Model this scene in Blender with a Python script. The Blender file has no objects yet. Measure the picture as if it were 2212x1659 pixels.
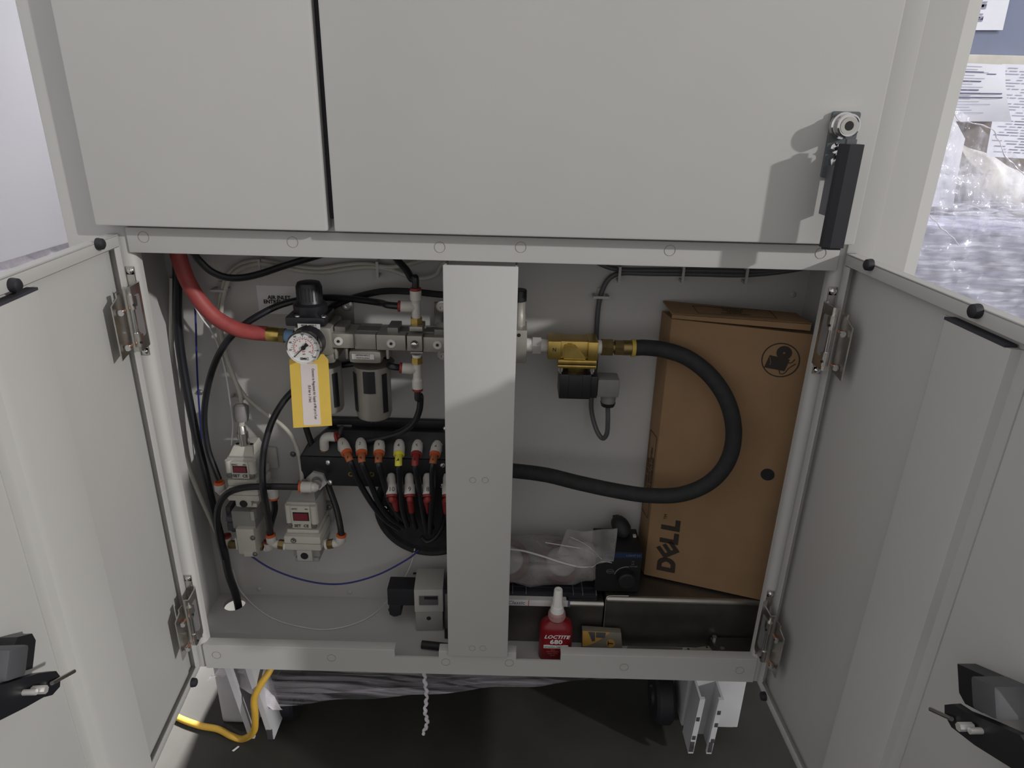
import bpy, bmesh, math, random
from mathutils import Vector, Matrix, noise
from mathutils.geometry import tessellate_polygon

S = bpy.context.scene
COL = S.collection
random.seed(7)

# ------------------------------------------------------------------ camera
PITCH, ROLL, FPX, CD, CH = math.radians(22.0), math.radians(1.5), 1470.0, 0.70, 0.863
R0 = Vector((1, 0, 0)); U0 = Vector((0, math.sin(PITCH), math.cos(PITCH))); FW = Vector((0, math.cos(PITCH), -math.sin(PITCH)))
RC = R0 * math.cos(ROLL) + U0 * math.sin(ROLL)
UC = U0 * math.cos(ROLL) - R0 * math.sin(ROLL)
CAM = Vector((0, -CD, CH))
cd = bpy.data.cameras.new('camera'); cam = bpy.data.objects.new('camera', cd); COL.objects.link(cam)
cd.sensor_fit = 'HORIZONTAL'; cd.sensor_width = 36.0; cd.lens = FPX / 2212 * 36.0; cd.clip_start = 0.01
m3 = Matrix((RC, UC, -FW)).transposed()
cam.matrix_world = Matrix.Translation(CAM) @ m3.to_4x4()
S.camera = cam

# ------------------------------------------------------------------ world, lamps, exposure
w = bpy.data.worlds.new('warehouse_air'); S.world = w; w.use_nodes = True
w.node_tree.nodes['Background'].inputs[0].default_value = (1.0, 0.975, 0.955, 1)
w.node_tree.nodes['Background'].inputs[1].default_value = 0.56
LIGHT = Vector((-1.7, 1.0, -0.74)).normalized()
sl = bpy.data.lights.new('high_bay_lamp', 'SUN'); so = bpy.data.objects.new('high_bay_lamp', sl); COL.objects.link(so)
sl.energy = 1.6; sl.angle = math.radians(1.6); sl.color = (1.0, 0.98, 0.95)
so.rotation_euler = LIGHT.to_track_quat('-Z', 'Y').to_euler(); so.location = (4, -3, 3)
def area(name, loc, target, size, power, col=(0.9, 0.93, 1.0)):
    l = bpy.data.lights.new(name, 'AREA'); o = bpy.data.objects.new(name, l); COL.objects.link(o)
    l.energy = power; l.size = size; l.color = col; o.location = loc
    o.rotation_euler = (Vector(target) - Vector(loc)).to_track_quat('-Z', 'Y').to_euler()
def spot(name, loc, target, half, power, col=(0.86, 0.89, 1.0)):
    l = bpy.data.lights.new(name, 'SPOT'); o = bpy.data.objects.new(name, l); COL.objects.link(o)
    l.energy = power; l.shadow_soft_size = 0.12; l.color = col; l.spot_size = math.radians(2 * half); l.spot_blend = 0.35; o.location = loc
    o.rotation_euler = (Vector(target) - Vector(loc)).to_track_quat('-Z', 'Y').to_euler()
spot('added_fill', (2.0, -0.5, 2.9), (1.15, 0.75, 0.75), 19, 120)  # added spot to brighten the goods at right, no fixture modelled
area('added_fill', (-0.25, 2.0, 2.5), (-0.8, 0.4, 0.7), 0.6, 45, (0.88, 0.90, 1.0))  # added fill that lifts the neighbouring panel at far left
spot('added_fill', (-0.485, 1.4, 2.6), (-0.56, 0.06, 0.0), 6.5, 2600, (1.0, 0.96, 0.95))  # added narrow spot, makes the bright floor strip on the left
S.view_settings.view_transform = 'Standard'; S.view_settings.look = 'None'
S.view_settings.exposure = 0.0; S.view_settings.gamma = 1.0; S.view_settings.use_curve_mapping = False

# ------------------------------------------------------------------ measuring helpers (photograph pixel + real distance -> metres)
def ray(px, py): return FW + RC * ((px - 1106) / FPX) - UC * ((py - 829.5) / FPX)
def at(px, py, Y):
    d = ray(px, py); return CAM + d * ((Y + CD) / d.y)
def atz(px, py, Z):
    d = ray(px, py); return CAM + d * ((Z - CH) / d.z)
def mpp(px, py, Y): return (at(px, py, Y) - CAM).dot(FW) / FPX

# ------------------------------------------------------------------ materials
MATS = {}
def mat(name, col, rough=0.5, metal=0.0, var=0.06, vscale=40.0, bump=0.0, bscale=300.0, alpha=1.0, trans=0.0, coat=0.0, spec=0.5):
    m = bpy.data.materials.new(name); m.use_nodes = True; nt = m.node_tree; b = nt.nodes['Principled BSDF']
    b.inputs['Roughness'].default_value = rough; b.inputs['Metallic'].default_value = metal
    b.inputs['Alpha'].default_value = alpha; b.inputs['Transmission Weight'].default_value = trans
    b.inputs['Coat Weight'].default_value = coat; b.inputs['Specular IOR Level'].default_value = spec
    tc = nt.nodes.new('ShaderNodeTexCoord')
    n = nt.nodes.new('ShaderNodeTexNoise'); n.inputs['Scale'].default_value = vscale; n.inputs['Detail'].default_value = 4
    nt.links.new(tc.outputs['Object'], n.inputs['Vector'])
    r = nt.nodes.new('ShaderNodeValToRGB')
    r.color_ramp.elements[0].position = 0.3; r.color_ramp.elements[1].position = 0.7
    r.color_ramp.elements[0].color = tuple(c * (1 - var) for c in col) + (1,)
    r.color_ramp.elements[1].color = tuple(min(1, c * (1 + var)) for c in col) + (1,)
    nt.links.new(n.outputs['Fac'], r.inputs['Fac']); nt.links.new(r.outputs['Color'], b.inputs['Base Color'])
    if bump:
        n2 = nt.nodes.new('ShaderNodeTexNoise'); n2.inputs['Scale'].default_value = bscale; n2.inputs['Detail'].default_value = 3
        nt.links.new(tc.outputs['Object'], n2.inputs['Vector'])
        bp = nt.nodes.new('ShaderNodeBump'); bp.inputs['Strength'].default_value = bump; bp.inputs['Distance'].default_value = 0.001
        nt.links.new(n2.outputs['Fac'], bp.inputs['Height']); nt.links.new(bp.outputs['Normal'], b.inputs['Normal'])
    MATS[name] = m
    return m
def film_mat(name, col, base, streak, scale, rough=0.25, rot=0.0):
    """clear stretch film: mostly see-through, with milky stretch streaks along local X"""
    m = bpy.data.materials.new(name); m.use_nodes = True; nt = m.node_tree; nt.nodes.clear()
    out = nt.nodes.new('ShaderNodeOutputMaterial'); mix = nt.nodes.new('ShaderNodeMixShader')
    tr = nt.nodes.new('ShaderNodeBsdfTransparent'); pb = nt.nodes.new('ShaderNodeBsdfPrincipled')
    pb.inputs['Base Color'].default_value = col + (1,); pb.inputs['Roughness'].default_value = rough
    tc = nt.nodes.new('ShaderNodeTexCoord'); mp = nt.nodes.new('ShaderNodeMapping')
    mp.inputs['Scale'].default_value = scale; mp.inputs['Rotation'].default_value = (0, rot, 0)
    n = nt.nodes.new('ShaderNodeTexNoise'); n.inputs['Scale'].default_value = 1.0; n.inputs['Detail'].default_value = 5; n.inputs['Distortion'].default_value = 0.4
    nt.links.new(tc.outputs['Object'], mp.inputs['Vector']); nt.links.new(mp.outputs['Vector'], n.inputs['Vector'])
    r = nt.nodes.new('ShaderNodeMapRange'); r.inputs['From Min'].default_value = 0.42; r.inputs['From Max'].default_value = 0.68
    r.inputs['To Min'].default_value = base; r.inputs['To Max'].default_value = streak
    nt.links.new(n.outputs['Fac'], r.inputs['Value']); nt.links.new(r.outputs['Result'], mix.inputs['Fac'])
    bp = nt.nodes.new('ShaderNodeBump'); bp.inputs['Strength'].default_value = 0.6; bp.inputs['Distance'].default_value = 0.003
    nt.links.new(n.outputs['Fac'], bp.inputs['Height']); nt.links.new(bp.outputs['Normal'], pb.inputs['Normal'])
    nt.links.new(tr.outputs[0], mix.inputs[1]); nt.links.new(pb.outputs[0], mix.inputs[2]); nt.links.new(mix.outputs[0], out.inputs[0])
    MATS[name] = m
    return m
mat('paint', (0.50, 0.495, 0.48), 0.55, var=0.02, vscale=6, bump=0.03, bscale=900)
mat('inner_paint', (0.50, 0.49, 0.48), 0.6, var=0.03, vscale=8, bump=0.03, bscale=900)
mat('seam', (0.24, 0.215, 0.19), 0.8)
mat('latch_zinc', (0.10, 0.115, 0.12), 0.5)
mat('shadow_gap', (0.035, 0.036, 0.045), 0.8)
mat('white_steel', (0.47, 0.47, 0.49), 0.5, var=0.08, vscale=20)
mat('bare_steel', (0.10, 0.10, 0.11), 0.55, metal=0.6)
mat('stainless', (0.60, 0.58, 0.55), 0.3, metal=1.0, var=0.12, vscale=60)
mat('chrome', (0.72, 0.72, 0.72), 0.12, metal=1.0)
mat('bright_steel', (0.72, 0.71, 0.69), 0.38, metal=0.55)
mat('copper', (0.45, 0.22, 0.13), 0.4, metal=0.8)
mat('rubber', (0.014, 0.015, 0.02), 0.6)
mat('black_plastic', (0.012, 0.013, 0.016), 0.38)
mat('black_tube', (0.012, 0.013, 0.017), 0.34, var=0.2)
mat('black_hose', (0.016, 0.018, 0.018), 0.75, var=0.25, vscale=90, bump=0.5, bscale=500)
mat('black_anodised', (0.010, 0.011, 0.015), 0.42)
mat('red_hose', (0.36, 0.065, 0.062), 0.55, var=0.15, vscale=60, bump=0.15)
mat('brass', (0.52, 0.37, 0.11), 0.3, metal=0.95, var=0.2, vscale=50)
mat('old_brass', (0.26, 0.19, 0.08), 0.42, metal=0.85, var=0.25, vscale=80)
mat('blue_tape', (0.20, 0.38, 0.60), 0.6)
mat('die_cast', (0.36, 0.345, 0.31), 0.38, metal=0.45, var=0.08, vscale=40)
mat('die_cast_dark', (0.22, 0.215, 0.20), 0.5, metal=0.4)
mat('fitting_white', (0.62, 0.60, 0.57), 0.42, var=0.04)
mat('fitting_orange', (0.62, 0.12, 0.035), 0.45)
mat('fitting_red', (0.27, 0.03, 0.028), 0.45)
mat('fitting_yellow', (0.75, 0.70, 0.08), 0.45)
mat('marker_orange', (0.42, 0.13, 0.05), 0.6)
mat('ink', (0.012, 0.012, 0.014), 0.7)
mat('red_ink', (0.55, 0.06, 0.06), 0.7)
mat('label_white', (0.66, 0.65, 0.64), 0.6)
mat('paper', (0.70, 0.70, 0.71), 0.7, var=0.02)
mat('bg_paper', (0.82, 0.82, 0.88), 0.7, var=0.02)
mat('print_grey', (0.34, 0.34, 0.46), 0.7)
mat('print_dark', (0.13, 0.13, 0.22), 0.7)
mat('tag_yellow', (0.80, 0.55, 0.10), 0.65, var=0.03)
mat('tag_label', (0.78, 0.70, 0.69), 0.65, var=0.02)
mat('valve_cream', (0.56, 0.545, 0.49), 0.45, var=0.03)
mat('valve_grey', (0.30, 0.295, 0.28), 0.5, var=0.05)
mat('valve_light', (0.46, 0.45, 0.42), 0.45, var=0.05)
mat('display_red', (0.20, 0.018, 0.035), 0.25)
mat('cable_cream', (0.47, 0.46, 0.41), 0.55, var=0.06)
mat('cable_grey', (0.085, 0.087, 0.095), 0.5)
mat('wire_white', (0.68, 0.68, 0.68), 0.4)
mat('wire_blue', (0.022, 0.03, 0.20), 0.4)
mat('clip_white', (0.45, 0.45, 0.45), 0.5)
mat('connector_grey', (0.20, 0.19, 0.195), 0.5, var=0.08)
mat('connector_dark', (0.11, 0.11, 0.125), 0.5)
mat('cardboard', (0.285, 0.175, 0.092), 0.85, var=0.07, vscale=25, bump=0.15, bscale=200)
mat('cardboard_edge', (0.30, 0.18, 0.095), 0.85, var=0.1, vscale=50)
mat('box_print', (0.030, 0.022, 0.016), 0.8)
mat('dark_steel', (0.17, 0.16, 0.145), 0.34, metal=0.85, var=0.25, vscale=14)
mat('steel_rim', (0.42, 0.40, 0.37), 0.3, metal=0.9, var=0.12, vscale=30)
mat('plate_steel', (0.20, 0.195, 0.175), 0.45, metal=0.6, var=0.2, vscale=30)
mat('plate_olive', (0.26, 0.24, 0.19), 0.6, var=0.12, vscale=40)
mat('controller', (0.005, 0.006, 0.008), 0.5)
mat('controller_blue', (0.010, 0.028, 0.085), 0.45)
mat('knob', (0.006, 0.007, 0.007), 0.6)
mat('screen_print', (0.17, 0.18, 0.19), 0.6)
mat('case_plastic', (0.02, 0.02, 0.026), 0.22)
mat('case_grey', (0.12, 0.115, 0.125), 0.35)
mat('bottle_red', (0.22, 0.009, 0.016), 0.3, var=0.08)
mat('bottle_white', (0.80, 0.79, 0.77), 0.4, var=0.02)
mat('bottle_collar', (0.42, 0.24, 0.23), 0.4)
mat('teal_ink', (0.05, 0.25, 0.22), 0.6)
mat('pack_grey', (0.17, 0.15, 0.12), 0.55, var=0.1)
mat('ring_yellow', (0.50, 0.36, 0.06), 0.45)
mat('pack_yellow', (0.46, 0.26, 0.05), 0.55)
mat('tape_ring', (0.13, 0.05, 0.04), 0.6, var=0.15)
mat('tape_core', (0.48, 0.46, 0.44), 0.6)
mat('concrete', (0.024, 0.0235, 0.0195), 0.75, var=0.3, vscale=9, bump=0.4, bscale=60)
mat('yellow_cord', (0.55, 0.33, 0.04), 0.5, var=0.1)
mat('bg_panel', (0.84, 0.84, 0.88), 0.6, var=0.02, vscale=5)
mat('bg_carton_blue', (0.24, 0.27, 0.38), 0.7, var=0.1, vscale=4)
mat('bg_carton_beige', (0.60, 0.57, 0.50), 0.7)
mat('bg_carton_brown', (0.36, 0.32, 0.31), 0.8)
mat('bg_bundle', (0.88, 0.86, 0.84), 0.55, var=0.08, vscale=60, bump=0.5, bscale=90)
mat('bg_carton_pale', (0.50, 0.50, 0.60), 0.7, var=0.15, vscale=6)
film_mat('film', (0.82, 0.82, 0.93), 0.08, 0.50, (60, 40, 10), 0.12, 0.3)
film_mat('film_under', (0.62, 0.60, 0.66), 0.08, 0.72, (2.5, 40, 190), 0.25, 0.07)
film_mat('film_wrap', (0.80, 0.80, 0.90), 0.22, 0.80, (9, 40, 120), 0.10, 0.55)
film_mat('film_milky', (0.90, 0.86, 0.92), 0.55, 0.95, (25, 25, 25), 0.2)
film_mat('bag_film', (0.42, 0.40, 0.40), 0.30, 0.62, (22, 22, 22), 0.14)

# ------------------------------------------------------------------ mesh builder
class MB:
    def __init__(s): s.bm = bmesh.new()
    def poly(s, pts):
        try: return s.bm.faces.new([s.bm.verts.new(Vector(p)) for p in pts])
        except ValueError: return None
    def hexa(s, c, bev=0.0):
        """8 corners: bottom ring 0-3, top ring 4-7"""
        v = [s.bm.verts.new(Vector(p)) for p in c]
        fs = [s.bm.faces.new([v[i] for i in q]) for q in ((0, 3, 2, 1), (4, 5, 6, 7), (0, 1, 5, 4), (1, 2, 6, 5), (2, 3, 7, 6), (3, 0, 4, 7))]
        if bev:
            es = list({e for f in fs for e in f.edges})
            bmesh.ops.bevel(s.bm, geom=es + v, offset=bev, segments=2, profile=0.6, affect='EDGES', clamp_overlap=True)
        return s
    def box(s, a, b, bev=0.0, rot=None, piv=None):
        x0, x1 = sorted((a[0], b[0])); y0, y1 = sorted((a[1], b[1])); z0, z1 = sorted((a[2], b[2]))
        c = [Vector(p) for p in ((x0, y0, z0), (x1, y0, z0), (x1, y1, z0), (x0, y1, z0), (x0, y0, z1), (x1, y0, z1), (x1, y1, z1), (x0, y1, z1))]
        if rot is not None:
            pv = Vector(piv) if piv is not None else (c[0] + c[6]) / 2
            c = [pv + rot @ (p - pv) for p in c]
        return s.hexa(c, bev)
    def cyl(s, p0, p1, r0, r1=None, n=20, bev=0.0):
        p0, p1 = Vector(p0), Vector(p1); r1 = r0 if r1 is None else r1
        return s.lathe(p0, p1 - p0, [(0, 0), (r0, 0), (r1, 1), (0, 1)], n, unit=True)
    def lathe(s, o, axis, prof, n=24, unit=False):
        """prof: (radius, distance along the axis)"""
        o, axis = Vector(o), Vector(axis); L = axis.length; d = axis.normalized()
        k = L if unit else 1.0
        a = d.orthogonal().normalized(); b = d.cross(a)
        rings = []
        for r, t in prof:
            c = o + d * (t * k)
            if r < 1e-7: rings.append([s.bm.verts.new(c)])
            else: rings.append([s.bm.verts.new(c + a * (r * math.cos(2 * math.pi * i / n)) + b * (r * math.sin(2 * math.pi * i / n))) for i in range(n)])
        for q0, q1 in zip(rings, rings[1:]):
            for i in range(n):
                j = (i + 1) % n
                if len(q0) == 1 and len(q1) == 1: continue
                if len(q0) == 1: s.bm.faces.new((q0[0], q1[j], q1[i]))
                elif len(q1) == 1: s.bm.faces.new((q0[i], q0[j], q1[0]))
                else: s.bm.faces.new((q0[i], q0[j], q1[j], q1[i]))
        return s
    def tube(s, pts, r, n=10, cap=True, flat=None):
        pts = [Vector(p) for p in pts]
        t = (pts[1] - pts[0]).normalized(); a = t.orthogonal().normalized(); rings = []
        for i, p in enumerate(pts):
            t = (pts[min(i + 1, len(pts) - 1)] - pts[max(i - 1, 0)]).normalized()
            a = (a - t * a.dot(t)).normalized(); b = t.cross(a)
            ri = r(i / (len(pts) - 1)) if callable(r) else r
            rings.append([s.bm.verts.new(p + a * (ri * math.cos(2 * math.pi * k / n)) + b * (ri * math.sin(2 * math.pi * k / n))) for k in range(n)])
        for q0, q1 in zip(rings, rings[1:]):
            for i in range(n): s.bm.faces.new((q0[i], q0[(i + 1) % n], q1[(i + 1) % n], q1[i]))
        if cap:
            s.bm.faces.new(rings[0][::-1]); s.bm.faces.new(rings[-1])
        return s
    def plate(s, outer, holes, fr, thick):
        """2-D outline (with holes) in the frame fr=(origin, xdir, ydir), extruded by thick along xdir x ydir"""
        o, x, y = Vector(fr[0]), Vector(fr[1]).normalized(), Vector(fr[2]).normalized(); nn = x.cross(y) * thick
        loops = [outer] + list(holes); flat = [p for l in loops for p in l]
        tris = tessellate_polygon([[Vector((p[0], p[1], 0)) for p in l] for l in loops])
        P = [o + x * p[0] + y * p[1] for p in flat]
        va = [s.bm.verts.new(p) for p in P]; vb = [s.bm.verts.new(p + nn) for p in P]
        for t in tris:
            try: s.bm.faces.new([va[i] for i in t]); s.bm.faces.new([vb[i] for i in reversed(t)])
            except ValueError: pass
        k = 0
        for l in loops:
            n = len(l)
            for i in range(n): s.bm.faces.new((va[k + i], va[k + (i + 1) % n], vb[k + (i + 1) % n], vb[k + i]))
            k += n
        return s
    def prism(s, ring, d):
        ring = [Vector(p) for p in ring]; d = Vector(d)
        a = [s.bm.verts.new(p) for p in ring]; b = [s.bm.verts.new(p + d) for p in ring]; n = len(ring)
        s.bm.faces.new(a[::-1]); s.bm.faces.new(b)
        for i in range(n): s.bm.faces.new((a[i], a[(i + 1) % n], b[(i + 1) % n], b[i]))
        return s
    def sheet(s, c00, c10, c11, c01, nu, nv, f=None, thick=0.0):
        """bilinear patch; f(u, v, p) -> displaced point"""
        c00, c10, c11, c01 = map(Vector, (c00, c10, c11, c01)); g = []
        for j in range(nv + 1):
            row = []
            for i in range(nu + 1):
                u, v = i / nu, j / nv
                p = c00 * (1 - u) * (1 - v) + c10 * u * (1 - v) + c11 * u * v + c01 * (1 - u) * v
                row.append(s.bm.verts.new(f(u, v, p) if f else p))
            g.append(row)
        fs = []
        for j in range(nv):
            for i in range(nu): fs.append(s.bm.faces.new((g[j][i], g[j][i + 1], g[j + 1][i + 1], g[j + 1][i])))
        if thick:
            s.bm.normal_update(); bmesh.ops.solidify(s.bm, geom=fs, thickness=thick)
        return s

WORLD = {}
def obj(name, mb, m, parent=None, smooth=35, label=None, kind=None):
    bm = mb.bm
    bmesh.ops.recalc_face_normals(bm, faces=bm.faces[:])
    lo = Vector((min(v.co.x for v in bm.verts), min(v.co.y for v in bm.verts), min(v.co.z for v in bm.verts)))
    hi = Vector((max(v.co.x for v in bm.verts), max(v.co.y for v in bm.verts), max(v.co.z for v in bm.verts)))
    c = (lo + hi) / 2; bmesh.ops.translate(bm, verts=bm.verts[:], vec=-c)
    me = bpy.data.meshes.new(name); bm.to_mesh(me); bm.free()
    if smooth:
        for p in me.polygons: p.use_smooth = True
        me.set_sharp_from_angle(angle=math.radians(smooth))
    me.materials.append(MATS[m])
    o = bpy.data.objects.new(name, me); COL.objects.link(o)
    place(o, c, parent)
    if label: o['label'] = label
    if kind: o['kind'] = kind
    return o
def place(o, c, parent):
    WORLD[o.name] = Vector(c)
    if parent is not None:
        o.parent = parent; o.location = Vector(c) - WORLD[parent.name]
    else: o.location = c
def thing(name, label, cat, loc, group=None):
    o = bpy.data.objects.new(name, None); COL.objects.link(o); o.empty_display_size = 0.02
    o.location = loc; WORLD[o.name] = Vector(loc); tag(o, label, cat, group)
    return o
def tag(o, label, cat, group=None):
    o['label'] = label; o['category'] = cat; o['kind'] = 'thing'
    if group: o['group'] = group
    return o
def struct(o): o['kind'] = 'structure'; return o
def dup(o, delta, parent):
    """copy of a part and its sub-parts, moved by delta"""
    c = o.copy(); COL.objects.link(c); c.parent = parent
    WORLD[c.name] = WORLD[o.name] + Vector(delta)
    c.location = WORLD[c.name] - (WORLD[parent.name] if parent else Vector())
    for ch in list(o.children): dup(ch, delta, c)
    return c
def smoothpath(pts, k=8):
    P = [Vector(p) for p in pts]; P = [P[0] * 2 - P[1]] + P + [P[-1] * 2 - P[-2]]; out = []
    for i in range(1, len(P) - 2):
        a, b, c, d = P[i - 1], P[i], P[i + 1], P[i + 2]
        for j in range(k):
            t = j / k
            out.append(0.5 * ((2 * b) + (c - a) * t + (2 * a - 5 * b + 4 * c - d) * t * t + (3 * b - 3 * c + d - a) * t ** 3))
    out.append(P[-2]); return out
def path(pts, k=8): return smoothpath([at(*p) for p in pts], k)
def text(name, body, loc, size, xd, yd, m, parent, align='CENTER', bold=0.0, shear=0.0, narrow=1.0):
    cu = bpy.data.curves.new(name, 'FONT'); cu.body = body; cu.size = size; cu.align_x = align; cu.align_y = 'CENTER'
    cu.extrude = 0.00008; cu.offset = bold; cu.shear = shear; cu.resolution_u = 2
    t = bpy.data.objects.new(name, cu); COL.objects.link(t)
    me = bpy.data.meshes.new_from_object(t.evaluated_get(bpy.context.evaluated_depsgraph_get()))
    bpy.data.objects.remove(t); bpy.data.curves.remove(cu)
    xd = Vector(xd).normalized(); yd = Vector(yd).normalized(); zd = xd.cross(yd).normalized()
    me.transform(Matrix((xd * narrow, yd, zd)).transposed().to_4x4())
    me.materials.clear(); me.materials.append(MATS[m]); me.name = name
    o = bpy.data.objects.new(name, me); COL.objects.link(o); place(o, Vector(loc) + zd * 0.0003, parent)
    return o
def circ(r, n=24, cx=0.0, cy=0.0, ry=None):
    return [(cx + r * math.cos(2 * math.pi * i / n), cy + (ry or r) * math.sin(2 * math.pi * i / n)) for i in range(n)]
def rrect(x0, y0, x1, y1, r, n=4):
    out = []
    for cx, cy, a in ((x1 - r, y1 - r, 0), (x0 + r, y1 - r, 90), (x0 + r, y0 + r, 180), (x1 - r, y0 + r, 270)):
        for i in range(n + 1):
            t = math.radians(a + 90 * i / n); out.append((cx + r * math.cos(t), cy + r * math.sin(t)))
    return out
X, Yv, Z = Vector((1, 0, 0)), Vector((0, 1, 0)), Vector((0, 0, 1))
def fbox(mb, x0, y0, x1, y1, Y, depth, bev=0.0):
    """box whose front face, at distance Y, covers the measured rectangle"""
    xm, ym = (x0 + x1) / 2, (y0 + y1) / 2
    return mb.box((at(x0, ym, Y).x, Y, at(xm, y1, Y).z), (at(x1, ym, Y).x, Y + depth, at(xm, y0, Y).z), bev)
def disc(mb, px, py, Y, r, depth, n=20): 
    p = at(px, py, Y); return mb.cyl(p, p + Yv * depth, r, n=n)
def hexnut(mb, p0, p1, r): return mb.cyl(p0, p1, r, n=6)

# ================================================================== THE SETTING
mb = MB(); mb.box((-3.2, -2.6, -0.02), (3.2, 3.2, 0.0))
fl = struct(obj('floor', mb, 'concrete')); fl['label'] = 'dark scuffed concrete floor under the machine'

# ================================================================== MACHINE CABINET
ZB, ZLIP, ZT, ZRT, ZTOP = 0.160, 0.198, 0.716, 0.742, 1.55
XL, XR, YB = -0.395, 0.328, 0.140
cab = thing('machine_cabinet', 'light grey steel machine cabinet with two open lower doors and closed upper doors', 'cabinet', (-0.03, 0.3, 0.0))
# compartment shell
mb = MB(); mb.box((-0.4395, YB, ZB + 0.006), (0.3695, YB + 0.003, 0.7455)); obj('back_panel', mb, 'inner_paint', cab)
mb = MB(); mb.box((-0.4395, 0.046, ZB + 0.006), (-0.4365, YB, 0.745)); obj('side_panel', mb, 'inner_paint', cab)
mb = MB(); mb.box((0.3665, 0.046, ZB + 0.006), (0.3695, YB, 0.745)); obj('side_panel', mb, 'inner_paint', cab)
mb = MB(); mb.box((-0.4395, 0.003, 0.7455), (0.3695, YB, 0.749)); obj('ceiling_panel', mb, 'inner_paint', cab)
hc = atz(507, 1304, ZB + 0.006)
mb = MB(); mb.plate([(-0.4395, 0.003), (0.3695, 0.003), (0.3695, YB), (-0.4395, YB)], [circ(0.0155, 28, hc.x, hc.y)], ((0, 0, ZB), X, Yv), 0.006)
obj('floor_pan', mb, 'inner_paint', cab)
# machine body behind the compartment and above
mb = MB(); mb.box((-0.458, YB + 0.0035, ZB), (0.43, 0.72, ZTOP)); obj('body_shell', mb, 'paint', cab)
mb = MB(); mb.box((-0.43, 0.004, 0.7495), (0.36, YB + 0.003, ZTOP)); obj('upper_housing', mb, 'paint', cab)
# frame posts
def vprism(ring, z0, z1): 
    m = MB(); m.prism([(p[0], p[1], z0) for p in ring], (0, 0, z1 - z0)); return m
def arc(cx, cy, r, a0, a1, n=5): return [(cx + r * math.cos(math.radians(a0 + (a1 - a0) * i / n)), cy + r * math.sin(math.radians(a0 + (a1 - a0) * i / n))) for i in range(n + 1)]
ring = [(-0.4615, 0.045), (-0.4615, 0.0015)] + arc(-0.460, 0.0015, 0.0015, 180, 270, 3) + arc(XL - 0.008, 0.008, 0.008, 270, 360, 6) + [(XL, 0.014), (-0.4345, 0.014), (-0.4345, 0.045)]
obj('frame_post', vprism(ring, ZB, ZTOP), 'paint', cab, 50)
ring = [(0.4335, 0.033), (0.402, 0.0)] + arc(XR + 0.008, 0.008, 0.008, 270, 180, 6) + [(XR, 0.014), (0.3645, 0.014), (0.3645, 0.045), (0.4335, 0.045)]
obj('frame_post', vprism(ring, ZB, ZTOP), 'paint', cab, 30)
mb = MB(); mb.box((0.338, -0.003, 0.7240), (0.3655, 0.0, ZTOP), 0.0012); obj('frame_strip', mb, 'paint', cab)
# rails (top rail plain, bottom rail with two notches cut in its lip)
mb = MB(); mb.box((-0.3985, -0.002, ZT), (0.3315, 0.022, ZRT), 0.0015); trail = obj('top_rail', mb, 'paint', cab)
n0, n1, n2, n3 = at(853, 1405, 0).x, at(948, 1405, 0).x, at(1115, 1415, 0).x, at(1211, 1415, 0).x
zn = at(900, 1418, 0).z; zn2 = at(1160, 1425, 0).z
mb = MB(); mb.plate([(-0.3985, ZB), (0.3325, ZB), (0.3325, ZLIP), (n3, ZLIP), (n3, zn2), (n2, zn2), (n2, ZLIP), (n1, ZLIP), (n1, zn), (n0, zn), (n0, ZLIP), (-0.3985, ZLIP)], [], ((0, 0.001, 0), X, Z), 0.003)
brail = obj('bottom_rail', mb, 'paint', cab)
for x0, x1 in ((-0.3985, n0), (n1, n2), (n3, 0.3325)):
    mb = MB(); mb.box((x0, -0.0018, ZLIP - 0.0006), (x1, 0.012, ZLIP + 0.0012), 0.0008); obj('folded_lip', mb, 'paint', brail)
# centre mullion
mb = MB(); mb.box((-0.0745, -0.006, ZLIP - 0.003), (0.0035, -0.0022, 0.7125), 0.0012)
mull = obj('centre_mullion', mb, 'paint', cab)
mb = MB(); mb.box((-0.0735, -0.0022, ZLIP + 0.003), (-0.0715, 0.028, 0.712)); obj('folded_side', mb, 'paint', mull)
mb = MB(); mb.box((0.0005, -0.0022, ZLIP + 0.003), (0.0025, 0.028, 0.712)); obj('folded_side', mb, 'paint', mull)
def plug(parent, px, py, Y, rp, squash=1.0):
    c = at(px, py, Y); r = rp * mpp(px, py, Y)
    m = MB(); m.plate(circ(r, 24, 0, 0, r * squash), [circ(r * 0.935, 24, 0, 0, r * squash * 0.935)], (c, X, Z), 0.0003)
    obj('plug_ring', m, 'seam', parent, 0)
for px, py in ((310, 512), (632, 523), (950, 534), (1125, 534), (1447, 541), (1773, 547)): plug(trail, px, py, -0.002, 12)
for px, py in ((468, 1415), (716, 1421), (963, 1430), (1100, 1432), (1348, 1441), (1598, 1448)): plug(brail, px, py, -0.002, 9.5)
for px, py in ((1021, 1037), (1048, 1037), (1020, 1400), (1043, 1400)): plug(mull, px, py, -0.006, 7)
# upper doors
mb = MB(); mb.box((-0.417, -0.020, 0.746), (-0.187, 0.0, ZTOP), 0.0025); obj('upper_door', mb, 'paint', cab)
mb = MB(); mb.box((-0.180, -0.020, 0.746), (0.336, 0.0, ZTOP), 0.0025); ud = obj('upper_door', mb, 'paint', cab)
mb = MB(); mb.box((-0.1865, -0.006, 0.757), (-0.1805, 0.003, ZTOP)); obj('door_gap_shade', mb, 'shadow_gap', cab)  # dark strip standing in for shade in the gap between the doors
mb = MB(); mb.box((-0.430, 0.0005, ZRT + 0.0005), (0.36, 0.004, 0.7555)); obj('rail_flange', mb, 'paint', cab)

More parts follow.
